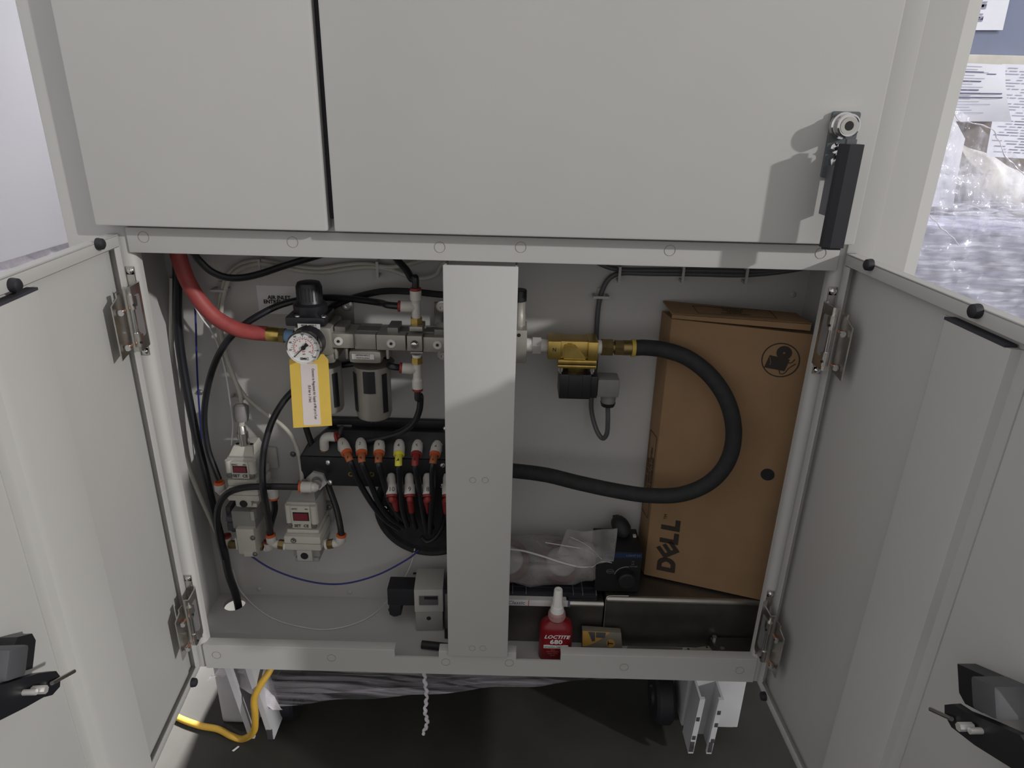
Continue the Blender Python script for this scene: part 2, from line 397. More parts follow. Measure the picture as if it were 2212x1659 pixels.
# swing-handle latch on the upper right door
YD = -0.020
def zz(px, py, Y): return at(px, py, Y).z
a = at(1801, 240, YD - 0.004); b = at(1861, 241, YD - 0.004); c = at(1775, 384, YD - 0.004)
mb = MB(); mb.plate(rrect(a.x, c.z, b.x, a.z, 0.0025), [], ((0, YD, 0), X, Z), 0.004); lp = obj('latch_plate', mb, 'latch_zinc', ud)
p = at(1833, 272, YD - 0.018); q = Vector((p.x, YD - 0.004, p.z)); r = 0.0105
mb = MB(); mb.lathe(q, -Yv, [(0, 0), (r * 1.12, 0), (r * 1.12, 0.005), (r, 0.006), (r, 0.015), (r * 0.86, 0.016), (r * 0.86, 0.0145), (0, 0.0145)], 26); obj('lock_cylinder', mb, 'chrome', ud)
mb = MB(); mb.lathe(q - Yv * 0.0142, -Yv, [(0, 0), (r * 0.72, 0), (r * 0.72, 0.0014), (r * 0.40, 0.0014), (r * 0.36, 0.0006), (0, 0.0006)], 26); obj('lock_face', mb, 'valve_light', ud)
mb = MB(); mb.lathe(q - Yv * 0.0146, -Yv, [(0, 0), (r * 0.38, 0), (r * 0.36, 0.001), (0, 0.001)], 20); obj('key_hole', mb, 'ink', ud)
p = at(1806, 320, YD - 0.006); q = Vector((p.x, YD - 0.004, p.z))
mb = MB(); mb.lathe(q, -Yv, [(0.0052, 0), (0.0048, 0.002), (0.0028, 0.0038), (0, 0.0042)], 18); mb.box(q + Vector((-0.0034, -0.0046, -0.0004)), q + Vector((0.0034, -0.003, 0.0004))); obj('screw', mb, 'chrome', ud)
p = at(1810, 352, YD - 0.01); q = Vector((p.x + 0.003, YD - 0.004, p.z))
mb = MB(); mb.lathe(q, -Yv, [(0, 0), (0.0105, 0), (0.0105, 0.006), (0.008, 0.007), (0.008, 0.012), (0, 0.012)], 6); obj('lock_nut', mb, 'chrome', ud)
HY = -0.053
zt, zb = zz(1843, 312, HY), zz(1794, 541, HY); x0, x1 = at(1797, 430, HY).x, at(1846, 430, HY).x
wv = x1 - x0
mb = MB(); mb.prism([(x0, HY + 0.008, zb), (x0 + 0.001, HY + 0.0035, zb), (x0 + wv * 0.34, HY, zb), (x1 - 0.001, HY, zb), (x1, HY + 0.002, zb), (x1, HY + 0.014, zb), (x0 + 0.003, HY + 0.014, zb)], (0, 0, zt - zb))
bmesh.ops.bevel(mb.bm, geom=[e for e in mb.bm.edges if abs(e.verts[0].co.z - e.verts[1].co.z) < 1e-5 and e.verts[0].co.z < zb + 0.001], offset=0.0022, segments=2, affect='EDGES')
obj('swing_handle', mb, 'rubber', ud, 25)
mb = MB(); mb.box((x0 + 0.003, HY + 0.009, zb + 0.03), (x0 + 0.006, YD - 0.0035, zt - 0.02)); mb.box((x0 + 0.008, HY + 0.010, zt), (x0 + 0.017, HY + 0.014, zt + 0.004)); obj('handle_neck', mb, 'connector_dark', ud)

# ------------------------------------------------------------------ lower doors
class Door:
    def __init__(s, o, d, n):
        s.o = Vector(o).to_3d(); s.d = Vector(d).to_3d().normalized(); s.n = Vector(n).to_3d().normalized()
    def p(s, u, w_, z): return s.o + s.d * u + s.n * w_ + Z * z
    def uz(s, px, py, w_):
        r = ray(px, py); t = (s.o + s.n * w_ - CAM).dot(s.n) / r.dot(s.n); P = CAM + r * t
        return (P - s.o).dot(s.d), P.z
    def at(s, px, py, w_):
        u, z = s.uz(px, py, w_); return s.p(u, w_, z)
    def box(s, mb, u0, u1, w0, w1, z0, z1, bev=0.0):
        c = [s.p(u0, w0, z0), s.p(u1, w0, z0), s.p(u1, w1, z0), s.p(u0, w1, z0), s.p(u0, w0, z1), s.p(u1, w0, z1), s.p(u1, w1, z1), s.p(u0, w1, z1)]
        return mb.hexa(c, bev)
DZ0, DZ1, DW, DT = 0.163, 0.735, 0.368, 0.012
def lower_door(D, hat0, hat1, seamu, bumpers, side):
    m = MB()
    D.box(m, 0, DW, 0, 0.002, DZ0, DZ1, 0.0008)
    dr = obj('lower_door', m, 'paint', cab)
    for nm, a in (('top_lip', (0, DW, 0.0018, DT, DZ1 - 0.0015, DZ1)), ('bottom_lip', (0, DW, 0.0018, DT, DZ0, DZ0 + 0.0015))):
        m = MB(); D.box(m, *a); obj(nm, m, 'paint', dr)
    m = MB(); D.box(m, 0.0, DW, DT - 0.0015, DT, DZ1 - 0.012, DZ1, 0.0006); obj('top_flange', m, 'paint', dr)
    m = MB(); D.box(m, 0.0, DW, DT - 0.0015, DT, DZ0, DZ0 + 0.010, 0.0006); obj('bottom_flange', m, 'paint', dr)
    m = MB(); D.box(m, 0.0, 0.0015, 0.0018, DT, DZ0, DZ1); D.box(m, 0.0, 0.012, DT - 0.0015, DT, DZ0 + 0.0105, DZ1 - 0.0125, 0.0006); obj('hinge_flange', m, 'paint', dr)
    m = MB(); D.box(m, DW - 0.0015, DW, 0.0018, DT, DZ0, DZ1); D.box(m, DW - 0.012, DW, DT - 0.0015, DT, DZ0 + 0.0105, DZ1 - 0.0125, 0.0006); obj('free_flange', m, 'paint', dr)
    # inner liner, its edge step beside the hinge flange
    m = MB(); D.box(m, 0.0175, DW - 0.013, 0.0022, 0.0040, DZ0 + 0.004, DZ1 - 0.004, 0.0006); obj('inner_liner', m, 'paint', dr)
    # vertical hat stiffener
    ring = [(hat0 - 0.012, 0.0042), (hat0 - 0.012, 0.0052), (hat0, 0.0056), (hat0 + 0.003, 0.0150), (hat1 - 0.006, 0.0150), (hat1, 0.0120), (hat1 + 0.002, 0.0056), (hat1 + 0.013, 0.0052), (hat1 + 0.013, 0.0042)]
    ztop = DZ1 - 0.0185
    m = MB(); m.prism([D.p(u, w_, DZ0 + 0.014) for u, w_ in ring], Z * (ztop - DZ0 - 0.014)); obj('stiffener_channel', m, 'paint', dr, 40)
    m = MB(); D.box(m, hat0 + 0.001, hat1 - 0.0035, 0.0056, 0.0146, ztop, ztop + 0.0022); obj('channel_end_shade', m, 'shadow_gap', dr)  # dark slab imitating the shade inside the channel's open top end
    m = MB(); D.box(m, seamu, seamu + 0.0008, 0.0040, 0.0044, DZ0 + 0.02, DZ1 - 0.02); obj('seam_line', m, 'seam', dr)
    for px, py, zc in bumpers:
        if zc is None: u, z = D.uz(px, py, DT + 0.004)
        else: u, z = px, zc
        m = MB(); m.lathe(D.p(u, DT, z), D.n, [(0, 0), (0.0056, 0), (0.0058, 0.0015), (0.0052, 0.0055), (0.0035, 0.0068), (0, 0.007)], 18); obj('rubber_bumper', m, 'rubber', dr)
    return dr
RD = Door((0.349, -0.0035), (0.04, -1), (-1, -0.04)); LD = Door((-0.418, -0.0035), (0.09, -1), (1, 0.09))
hr0, hr1 = RD.uz(2047, 668, 0.013)[0], RD.uz(2188, 735, 0.013)[0]
rdoor = lower_door(RD, hr0, hr1, RD.uz(2055, 1300, 0.004)[0], [(1874, 572, None), (2103, 672, None), (0.028, 0, DZ0 + 0.004), (0.2, 0, DZ0 + 0.004)], 1)
hl0 = LD.uz(78, 617, 0.013)[0]
ldoor = lower_door(LD, hl0, hl0 + 0.072, LD.uz(40, 1050, 0.004)[0], [(219, 527, None), (36, 616, None), (0.032, 0, DZ0 + 0.004), (0.2, 0, DZ0 + 0.004)], -1)

# cam latches inside the lower doors
def cam_latch(D, dr, q):
    def P(k, w_): return D.at(q[k][0], q[k][1], w_)
    h = P('house', 0.022); n = D.n; t = (P('leverEnd', 0.04) - P('leverTip', 0.04)); t = (t - n * t.dot(n)).normalized(); s_ = n.cross(t)
    m = MB(); m.prism([h + t * a_ + s_ * b_ - n * 0.017 for a_, b_ in ((-0.015, -0.009), (-0.009, -0.015), (0.009, -0.015), (0.015, -0.006), (0.015, 0.012), (-0.015, 0.012))], n * 0.014); obj('latch_housing', m, 'black_plastic', dr, 20)
    m = MB()
    g = P('body', 0.034)
    c = [g + t * a_ + s_ * b_ + n * e for e in (-0.020, 0.006) for a_, b_ in ((-0.011, -0.011), (0.012, -0.011), (0.012, 0.011), (-0.011, 0.011))]
    m.hexa(c, 0.003); obj('latch_body', m, 'cable_grey', dr, 20)
    a_, b_ = P('leverTip', 0.042), P('leverEnd', 0.036)
    ax = (b_ - a_); L = ax.length; ax.normalize(); sd = n.cross(ax).normalized()
    outline = [(0, -0.007), (-0.006, -0.001), (-0.006, 0.006), (0.002, 0.010), (0.012, 0.009), (0.03, 0.011), (L, 0.013), (L + 0.012, 0.004), (L, -0.011), (0.02, -0.010)]
    m = MB(); m.plate(outline, [], (a_ - n * 0.003, ax, sd), 0.006); lv = obj('latch_cam', m, 'black_plastic', dr, 20)
    r0, r1 = P('rod0', 0.047), P('rod1', 0.047)
    m = MB(); m.cyl(r0, r1, 0.0016, n=12); obj('latch_rod', m, 'stainless', dr)
    e = P('screw', 0.05)
    m = MB(); m.cyl(e - n * 0.006, e + n * 0.004, 0.003, n=6); m.cyl(e - n * 0.009 + ax * 0.006, e + n * 0.001 + ax * 0.006, 0.0022, n=12); obj('latch_screw', m, 'bright_steel', dr)
cam_latch(RD, rdoor, dict(house=(2092, 1484), body=(2140, 1506), leverTip=(2062, 1548), leverEnd=(2212, 1632), rod0=(2010, 1532), rod1=(2056, 1553), screw=(2082, 1570)))
cam_latch(LD, ldoor, dict(house=(58, 1416), body=(22, 1432), leverTip=(112, 1470), leverEnd=(-20, 1520), rod0=(160, 1450), rod1=(112, 1476), screw=(88, 1490)))

# ------------------------------------------------------------------ hinges (each a bent stainless bracket, a pin with two knuckles and a door leaf)
def hinge(sx, z0, z1):
    """sx=-1: left post, sx=+1: right post; e runs out along the open door, n stands off its inner face"""
    xl, dr_ = (-0.4045, 0.09) if sx < 0 else (0.3355, 0.04)
    def V(e, n, z): return Vector((xl + dr_ * e - sx * n, -e, z))
    m = MB()
    for z, dz in ((z1, -1), (z0, 1)):
        c = V(0, 0.003, z)
        m.box(c + Vector((-0.0045, -0.0016, -0.0045)), c + Vector((0.0045, 0.0, 0.0045)), 0.0006)
        m.box(c + Vector((-0.0040, -0.0016, 0)), c + Vector((0.0040, 0.0, dz * 0.018)))
    m.prism([V(a_, b_, z0 + 0.010) for a_, b_ in ((0.0, 0.001), (0.0, 0.006), (0.004, 0.0115), (0.009, 0.0130), (0.029, 0.0130), (0.031, 0.0115), (0.031, 0.0060), (0.0295, 0.0060), (0.0290, 0.0113), (0.010, 0.0113), (0.005, 0.010), (0.0018, 0.005), (0.0018, 0.001))], Z * (z1 - z0 - 0.020))
    hg = obj('hinge', m, 'stainless', cab, 25)
    m = MB(); m.plate(rrect(0, z0 + 0.024, 0.014, z1 - 0.020, 0.003), [], (V(0.0135, 0.0131, 0), (V(1, 0, 0) - V(0, 0, 0)), Z), 0.0004 * sx); obj('bracket_window', m, 'connector_grey', hg)
    for z in (z0, z1):
        m = MB(); m.lathe(V(0.0016, 0.003, z), -Yv, [(0.0034, 0), (0.0032, 0.0012), (0.0018, 0.0024), (0, 0.0027)], 14); obj('screw', m, 'chrome', hg)
    m = MB(); m.cyl(V(0.0335, 0.0135, z0 + 0.020), V(0.0335, 0.0135, z1 - 0.018), 0.0024, n=12); obj('hinge_pin', m, 'chrome', hg)
    for z in (z0 + 0.017, z1 - 0.032):
        m = MB(); m.cyl(V(0.0335, 0.0135, z), V(0.0335, 0.0135, z + 0.015), 0.0036, n=14); m.box(V(0.026, 0.0130, z + 0.002), V(0.0335, 0.0155, z + 0.012)); obj('knuckle', m, 'stainless', hg)
        m = MB(); m.cyl(V(0.0350, 0.0166, z + 0.005), V(0.0355, 0.0178, z + 0.005), 0.0014, n=10); obj('pin_hole', m, 'ink', hg)
    dl = [(0.036, z0 + 0.014), (0.0545, z0 + 0.008), (0.0545, z1 - 0.024), (0.0440, z1 - 0.018), (0.0440, z1 - 0.013), (0.036, z1 - 0.013)]
    m = MB(); m.prism([V(a_, 0.0025 + (0.0545 - a_) * 0.15, b_) for a_, b_ in dl], V(0, 0.0014, 0) - V(0, 0, 0)); obj('door_leaf', m, 'stainless', hg, 20)
    for z in (z0 + 0.020, z1 - 0.032):
        m = MB(); m.cyl(V(0.038, 0.0085, z), V(0.047, 0.0085, z), 0.0015, n=10); obj('copper_screw', m, 'copper', hg)
        m = MB(); m.cyl(V(0.047, 0.0085, z), V(0.049, 0.0085, z), 0.0032, n=12); obj('screw_head', m, 'chrome', hg)
for px, py0, py1, sx in ((274, 585, 759, -1), (401, 1250, 1372, -1), (1808, 630, 800, 1), (1670, 1284, 1408, 1)):
    pa = at(px, py0, -0.002); pb = at(px + (33 if sx < 0 else -40), py1, -0.002)
    hinge(sx, pb.z, pa.z)
# self-tapping screws and rivets in the compartment
def wall_screw(px, py, m_='chrome', r=0.0042, Y=None, par=None, nm='panel_screw'):
    p = at(px, py, YB if Y is None else Y)
    m = MB(); m.lathe(p, -Yv, [(r * 1.25, 0), (r * 1.2, 0.0008), (r * 0.8, 0.0022), (0, 0.003)], 14)
    m.box(p + Vector((-r * 0.6, -0.0034, -r * 0.12)), p + Vector((r * 0.6, -0.002, r * 0.12))); m.box(p + Vector((-r * 0.12, -0.0034, -r * 0.6)), p + Vector((r * 0.12, -0.002, r * 0.6)))
    obj(nm, m, m_, par or cab)
for px, py in ((633, 981), (585, 981), (1713, 636), (432, 847), (755, 1279), (560, 1272)): wall_screw(px, py, 'plate_steel' if py < 1200 and px < 700 else 'inner_paint', 0.0034)
# cable clips stuck to the back panel
def clip(px, py, up=True):
    p = at(px, py, YB); m = MB()
    m.box(p + Vector((-0.009 if up else -0.004, -0.003, -0.004 if up else -0.009)), p + Vector((0.009 if up else 0.004, 0.0, 0.004 if up else 0.009)), 0.0006)
    d = Vector((0.0015, 0, 0.010)) if up else Vector((0.010, 0, 0.0015))
    m.box(p + Vector((-d.x, -0.016, -d.z)), p + Vector((d.x, -0.0135, d.z))); 
    for s_ in (-1, 1):
        e = Vector((0, 0, s_ * 0.0085)) if up else Vector((s_ * 0.0085, 0, 0))
        m.box(p + e + Vector((-0.0015, -0.0145, -0.0015)), p + e + Vector((0.0015, 0.0, 0.0015)))
    obj('cable_clip', m, 'clip_white', cab)
clip(1335, 588); clip(1470, 588); clip(1605, 591); clip(1296, 636, False); clip(570, 572); clip(820, 577); clip(482, 622, False); clip(520, 852, False)

# legs, jacking channels and wheels below
def leg(x0, x1, y0, y1, z0):
    m = MB(); m.box((x0, y0, z0), (x1, y1, ZB - 0.0005), 0.006); return m
lg = obj('leg', leg(-0.4205, -0.382, 0.05, 0.11, 0.001), 'white_steel', cab)
lg2 = obj('leg', leg(0.262, 0.345, 0.045, 0.11, 0.022), 'white_steel', cab)
m = MB(); m.box((0.296, 0.040, 0.030), (0.344, 0.0445, ZB - 0.001), 0.002); obj('leg_plate', m, 'white_steel', lg2)
def channel(xc, w_, y0, y1, z0, z1, lean):
    """C channel open to the front with in-turned lips"""
    t = 0.003; lip = w_ * 0.22; m = MB()
    ring = [(-w_ / 2, y1), (-w_ / 2, y0), (-w_ / 2 + lip, y0), (-w_ / 2 + lip, y0 + t * 1.6), (-w_ / 2 + t, y0 + t * 1.6), (-w_ / 2 + t, y1 - t), (w_ / 2 - t, y1 - t), (w_ / 2 - t, y0 + t * 1.6), (w_ / 2 - lip, y0 + t * 1.6), (w_ / 2 - lip, y0), (w_ / 2, y0), (w_ / 2, y1)]
    m.prism([(xc + a_, b_, z0) for a_, b_ in ring], Vector((lean, 0, z1 - z0))); return m
ch = obj('jacking_channel', channel(at(1512, 1625, 0.0).x, 0.033, 0.0, 0.036, at(1512, 1628, 0).z, at(1555, 1512, 0).z, 0.004), 'white_steel', cab, 20)
for dx, zz_ in ((-0.0135, 0.05), (0.0135, 0.075), (-0.0135, 0.085), (0.0135, 0.045), (-0.0128, 0.032), (0.0133, 0.098)):
    k = at(1512, 1625, 0.0); m = MB(); m.box((k.x + dx - 0.0024 + zz_ * 0.035, -0.0006, zz_), (k.x + dx + 0.0022 + zz_ * 0.035, 0.0002, zz_ + 0.004 + abs(dx) * 0.25), 0.0004); obj('paint_chip', m, 'bare_steel', ch)
m = MB(); m.box((k.x - 0.0160, -0.0006, k.z + 0.0005), (k.x - 0.0098, 0.0005, k.z + 0.020), 0.0004); obj('paint_chip', m, 'bare_steel', ch)
m = MB(); m.box((k.x + 0.0104, -0.0006, k.z + 0.0005), (k.x + 0.0162, 0.0005, k.z + 0.020), 0.0004); obj('paint_chip', m, 'bare_steel', ch)
xl = at(568, 1590, 0.01).x
ch2 = obj('jacking_channel', channel(xl, 0.036, 0.005, 0.045, at(568, 1596, 0.005).z, ZB - 0.005, -0.018), 'white_steel', cab, 20)
m = MB(); m.box((xl + 0.0085, 0.0042, at(568, 1596, 0.005).z), (xl + 0.0165, 0.0062, at(568, 1596, 0.005).z + 0.018), 0.0004); obj('paint_chip', m, 'bare_steel', ch2)
def wheel(x0, x1, y, z, r, nm='caster_wheel'):
    m = MB(); m.lathe((x0, y, z), X, [(0, 0), (r * 0.35, 0), (r * 0.4, 0.004), (r * 0.9, 0.004), (r, 0.008), (r, x1 - x0 - 0.008), (r * 0.9, x1 - x0 - 0.004), (r * 0.4, x1 - x0 - 0.004), (r * 0.35, x1 - x0), (0, x1 - x0)], 30); obj(nm, m, 'rubber', cab)
wheel(-0.345, -0.305, 0.075, 0.036, 0.036); wheel(0.222, 0.257, 0.085, 0.040, 0.040)
m = MB(); m.box((-0.40, 0.60, 0.0005), (-0.36, 0.66, ZB - 0.0005), 0.005); obj('leg', m, 'white_steel', cab)
m = MB(); m.box((0.30, 0.60, 0.0005), (0.34, 0.66, ZB - 0.0005), 0.005); obj('leg', m, 'white_steel', cab)

# ================================================================== PNEUMATICS ON THE LEFT
BT = 'black pneumatic tubes'
def tube_thing(name, label, pts, r, m, cat='tube', k=8, n=10, group=None, raw=False):
    mb = MB(); mb.tube(smoothpath(pts, k) if raw else path(pts, k), r, n)
    return tag(obj(name, mb, m), label, cat, group)

# ------------------------------------------------------------------ air preparation unit (regulator, filters and spacers in one row)
unit = thing('air_preparation_unit', 'grey row of air regulator, filters and port blocks with gauge on back wall', 'air regulator', at(800, 740, 0.10))
YF = 0.062
def ublock(name, x0, y0, x1, y1, Y=YF, dep=0.045, m='die_cast', bev=0.0012, par=None):
    mb = MB(); fbox(mb, x0, y0, x1, y1, Y, dep, bev); return obj(name, mb, m, par or unit)
reg = ublock('regulator_body', 637, 708, 716, 768, 0.062, 0.055, 'die_cast', 0.003)
ublock('spacer', 700, 721, 763.5, 752, 0.064, 0.04)
fb = ublock('filter_body', 765, 722, 812, 755, 0.068, 0.045)
ublock('spacer', 813, 724, 876, 757, 0.064, 0.04)
ublock('port_block', 879, 726, 912, 759, 0.060, 0.04)
ublock('spacer', 914, 729, 975, 761, 0.064, 0.04)
ublock('valve_end', 1000, 712, 1138, 784, 0.066, 0.04, 'die_cast', 0.002)
for x0, x1, y0, y1 in ((722, 746, 706, 722), (836, 860, 708, 722), (938, 962, 712, 726)):
    ublock('clamp', x0, y0, x1, y1, 0.072, 0.03, 'die_cast_dark')
for x0, x1, y0, y1 in ((746, 838, 714, 722), (860, 938, 716, 725)):
    ublock('top_ridge', x0, y0, x1, y1, 0.080, 0.02, 'die_cast_dark')
ublock('top_plate', 884, 706, 913, 716, 0.066, 0.026, 'die_cast')
ublock('bottom_plate', 886, 760, 914, 765, 0.066, 0.026, 'die_cast')
for px, py in ((731, 737), (845, 742), (945, 745)):
    p = at(px, py, 0.064); mb = MB(); mb.lathe(p, -Yv, [(0, 0), (0.0052, 0), (0.0052, 0.0008), (0.0022, 0.0010), (0.0020, 0.0002), (0, 0.0002)], 20); pl = obj('port_plug', mb, 'fitting_white', unit)
    mb = MB(); mb.cyl(p - Yv * 0.0009, p - Yv * 0.0014, 0.0017, n=6); obj('plug_socket', mb, 'ink', pl)
p = at(895, 744, 0.060); mb = MB(); mb.lathe(p, -Yv, [(0, 0), (0.0056, 0), (0.0054, 0.001), (0.0034, 0.0034), (0, 0.004)], 18); obj('hex_plug', mb, 'chrome', unit)
# regulator bonnet and knob
c = at(673, 695, 0.09); sc = mpp(673, 690, 0.09)
zb_ = at(673, 708, 0.062).z
mb = MB(); mb.box((c.x - 0.0235, 0.064, zb_), (c.x + 0.0235, 0.112, zb_ + 0.0115), 0.003); obj('bonnet_flange', mb, 'black_plastic', unit)
kz = zb_ + 0.0115
mb = MB(); mb.lathe((c.x + 0.001, 0.088, kz), Z, [(0, 0), (0.0195, 0), (0.0200, 0.002), (0.0200, 0.0105), (0.0175, 0.0125), (0.0160, 0.0125)] + [(0.0150, 0.014), (0.0147, 0.033), (0.0132, 0.0365), (0.0100, 0.0374), (0, 0.0374)], 40); kb = obj('regulator_knob', mb, 'black_plastic', unit)
mb = MB()
for i in range(24):
    a = 2 * math.pi * i / 24; d = Vector((math.cos(a), math.sin(a), 0)); o_ = Vector((c.x + 0.001, 0.088, kz)) + d * 0.0147
    mb.tube([o_ + Z * 0.016, o_ + Z * 0.032], 0.0006, 6)
obj('knob_ribs', mb, 'black_plastic', kb)
for px in (642, 699):
    p = at(px, 694, 0.066); mb = MB(); mb.lathe((p.x, 0.069, zb_ + 0.0115), Z, [(0.0036, 0), (0.0034, 0.0012), (0.0018, 0.0024), (0, 0.0026)], 14); obj('bonnet_screw', mb, 'chrome', unit)
a0, a1 = at(643, 699, 0.0615), at(692, 711, 0.0615)
mb = MB(); mb.box((a0.x, 0.0608, a1.z), (a1.x, 0.0617, a0.z)); rl = obj('rating_label', mb, 'label_white', unit)
xm = (a0.x + a1.x) / 2
text('label_print', 'AR30K-N03E-Z', (xm, 0.0608, a0.z - 0.0016), 0.0028, X, Z, 'ink', rl); text('label_print', 'SMC  0.05-0.85MPa', (xm, 0.0608, a0.z - 0.0045), 0.0024, X, Z, 'ink', rl)
# pressure gauge
g = at(655, 752, 0.018); gr = 37.5 * mpp(655, 752, 0.018); ga = Vector((0.0, 1, 0)).normalized()
mb = MB(); mb.lathe(g, Yv, [(0, 0.004), (gr * 0.97, 0.002), (gr, 0.006), (gr * 0.98, 0.024), (gr * 0.9, 0.027), (0.007, 0.027), (0.007, 0.046), (0, 0.046)], 44); gauge = obj('gauge_case', mb, 'black_plastic', unit)
mb = MB(); mb.lathe(g, Yv, [(gr * 0.90, 0.003), (gr * 0.91, -0.0005), (gr * 0.97, -0.001), (gr * 1.005, 0.001), (gr * 1.005, 0.006)], 44); obj('gauge_rim', mb, 'chrome', gauge)
mb = MB(); mb.cyl(g + Yv * 0.0015, g + Yv * 0.0035, gr * 0.905, n=44); obj('gauge_dial', mb, 'label_white', gauge)
def on(rr, deg, y=0.0012): a = math.radians(deg); return g + Vector((rr * gr * math.sin(a), y, rr * gr * math.cos(a)))
mk = MB(); mr = MB()
for i in range(25):
    d = -135 + 270 * i / 24; L = 0.10 if i % 4 == 0 else 0.05
    p0, p1 = on(0.62, d), on(0.62 + L, d); mk.tube([p0, p1], 0.00022, 5)
for i in range(15):
    d = -125 + 250 * i / 14; mr.tube([on(0.50, d), on(0.54, d)], 0.00025, 5)
mr.tube([on(0.56, -128 + 256 * i / 40) for i in range(41)], 0.00018, 5)
obj('dial_marks', mk, 'ink', gauge, 0); obj('dial_marks', mr, 'red_ink', gauge, 0)
for i, s_ in enumerate(('0', '20', '40', '60', '80', '100', '120', '140', '160')): text('dial_number', s_, on(0.79, -135 + 270 * i / 8, 0.0014), 0.0030, X, Z, 'ink', gauge)
for i, s_ in enumerate(('0', '2', '4', '6', '8', '10')): text('dial_number', s_, on(0.42, -125 + 250 * i / 5, 0.0014), 0.0026, X, Z, 'red_ink', gauge)
text('dial_unit', 'bar', on(0.22, 180, 0.0014), 0.0028, X, Z, 'red_ink', gauge); text('dial_unit', 'psi', on(0.38, 180, 0.0014), 0.0026, X, Z, 'ink', gauge)
text('dial_logo', 'SMC', on(0.68, 180, 0.0014), 0.0040, X, Z, 'ink', gauge, bold=0.0001, narrow=1.25)
mb = MB(); mb.plate([(-0.0006, 0.0), (0.0006, 0.0), (0.0003, gr * 0.8), (-0.0003, gr * 0.8)], [], (g + Yv * 0.0004, (Vector((math.cos(math.radians(-135)), 0, -math.sin(math.radians(-135))))), Vector((math.sin(math.radians(-135)), 0, math.cos(math.radians(-135))))), 0.0004)
mb.cyl(g - Yv * 0.0004, g + Yv * 0.0014, gr * 0.13, n=16)
t0, t1 = on(0.0, 0, 0.0004), on(0.33, 45, 0.0004); mb.tube([t0, t1], lambda t: 0.0011 + 0.0012 * t, 8); obj('gauge_needle', mb, 'ink', gauge)
# filter bowls
def bowl(px, ytop, ybot, Y, rpx, nm):
    p = at(px, ytop, Y); q = at(px, ybot, Y); r = rpx * mpp(px, (ytop + ybot) / 2, Y); h = p.z - q.z
    mb = MB(); mb.lathe(p, -Z, [(0, 0), (r, 0), (r, h * 0.86), (r * 0.93, h * 0.94), (r * 0.7, h * 0.985), (r * 0.4, h), (0, h)], 40); b = obj(nm, mb, 'die_cast', unit)
    for a0_, a1_, w0, w1 in ((-0.30, 0.34, 0.03, 0.42), (-1.25, -0.80, 0.10, 0.80), (0.72, 1.05, 0.10, 0.80)):
        mw = MB(); n = 8; rows = []
        for t in (w0, w1):
            rows.append([(p.x + (r + 0.0006) * math.sin(a0_ + (a1_ - a0_) * i / n), p.y - (r + 0.0006) * math.cos(a0_ + (a1_ - a0_) * i / n), p.z - h * t) for i in range(n + 1)])
        for i in range(n): mw.poly((rows[0][i], rows[0][i + 1], rows[1][i + 1], rows[1][i]))
        bmesh.ops.remove_doubles(mw.bm, verts=mw.bm.verts[:], dist=1e-6); mw.bm.normal_update(); bmesh.ops.solidify(mw.bm, geom=mw.bm.faces[:], thickness=0.0005)
        obj('sight_window', mw, 'black_plastic', b)
    mb = MB(); mb.cyl(q + Z * 0.001, q - Z * 0.003, 0.0055, n=8); mb.box(q + Vector((-0.0065, -0.002, -0.0035)), q + Vector((0.0065, 0.002, -0.0005)), 0.0005); mb.cyl(q - Z * 0.003, q - Z * 0.0075, 0.0025, n=10); obj('drain_cock', mb, 'black_plastic', b)
    return b
b1 = bowl(803, 786, 902, 0.092, 38.5, 'filter_bowl')
hd = ublock('bowl_head', 752, 758, 824, 787, 0.064, 0.056, 'die_cast', 0.006)
a0, a1 = at(760, 764, 0.0635), at(808.5, 776.5, 0.0635)
mb = MB(); mb.box((a0.x, 0.0630, a1.z), (a1.x, 0.0638, a0.z)); rl = obj('rating_label', mb, 'label_white', unit); xm = (a0.x + a1.x) / 2
text('label_print', 'AFM30-N03-Z', (xm, 0.0630, a0.z - 0.0016), 0.0028, X, Z, 'ink', rl); text('label_print', 'MADE IN JAPAN', (xm, 0.0630, a0.z - 0.0050), 0.0022, X, Z, 'ink', rl)
bowl(698, 786, 888, 0.096, 38, 'filter_bowl')
ublock('bowl_head', 660, 756, 722, 787, 0.068, 0.056, 'die_cast', 0.006)
for x0, x1 in ((722, 728), (746, 752), (834, 840)): ublock('bowl_latch', x0, 753, x1, 776, 0.070, 0.02, 'die_cast')
for x0 in (705, 743): pass
# mounting brackets and their bolts
for px, py, w_, h_ in ((742, 680, 42, 56), (952, 678, 28, 48), (957, 764, 22, 24)):
    mb = MB(); fbox(mb, px - w_ / 2, py - h_ / 2, px + w_ / 2, py + h_ / 2, 0.136, 0.0035, 0.001); obj('mounting_bracket', mb, 'die_cast_dark', unit)
for px, py in ((750, 659), (955, 662), (957, 766)):
    p = at(px, py, 0.136); mb = MB(); mb.lathe(p, -Yv, [(0.0075, 0), (0.0075, 0.0014), (0.0048, 0.0015), (0.0048, 0.0055), (0.0025, 0.0055), (0.0025, 0.003), (0, 0.003)], 18); obj('socket_bolt', mb, 'stainless', unit)
mb = MB(); mb.box((at(640, 700, 0.1).x, 0.112, at(800, 712, 0.112).z - 0.02), (at(975, 700, 0.112).x, 0.136, at(800, 712, 0.112).z)); obj('back_bracket', mb, 'die_cast_dark', unit)
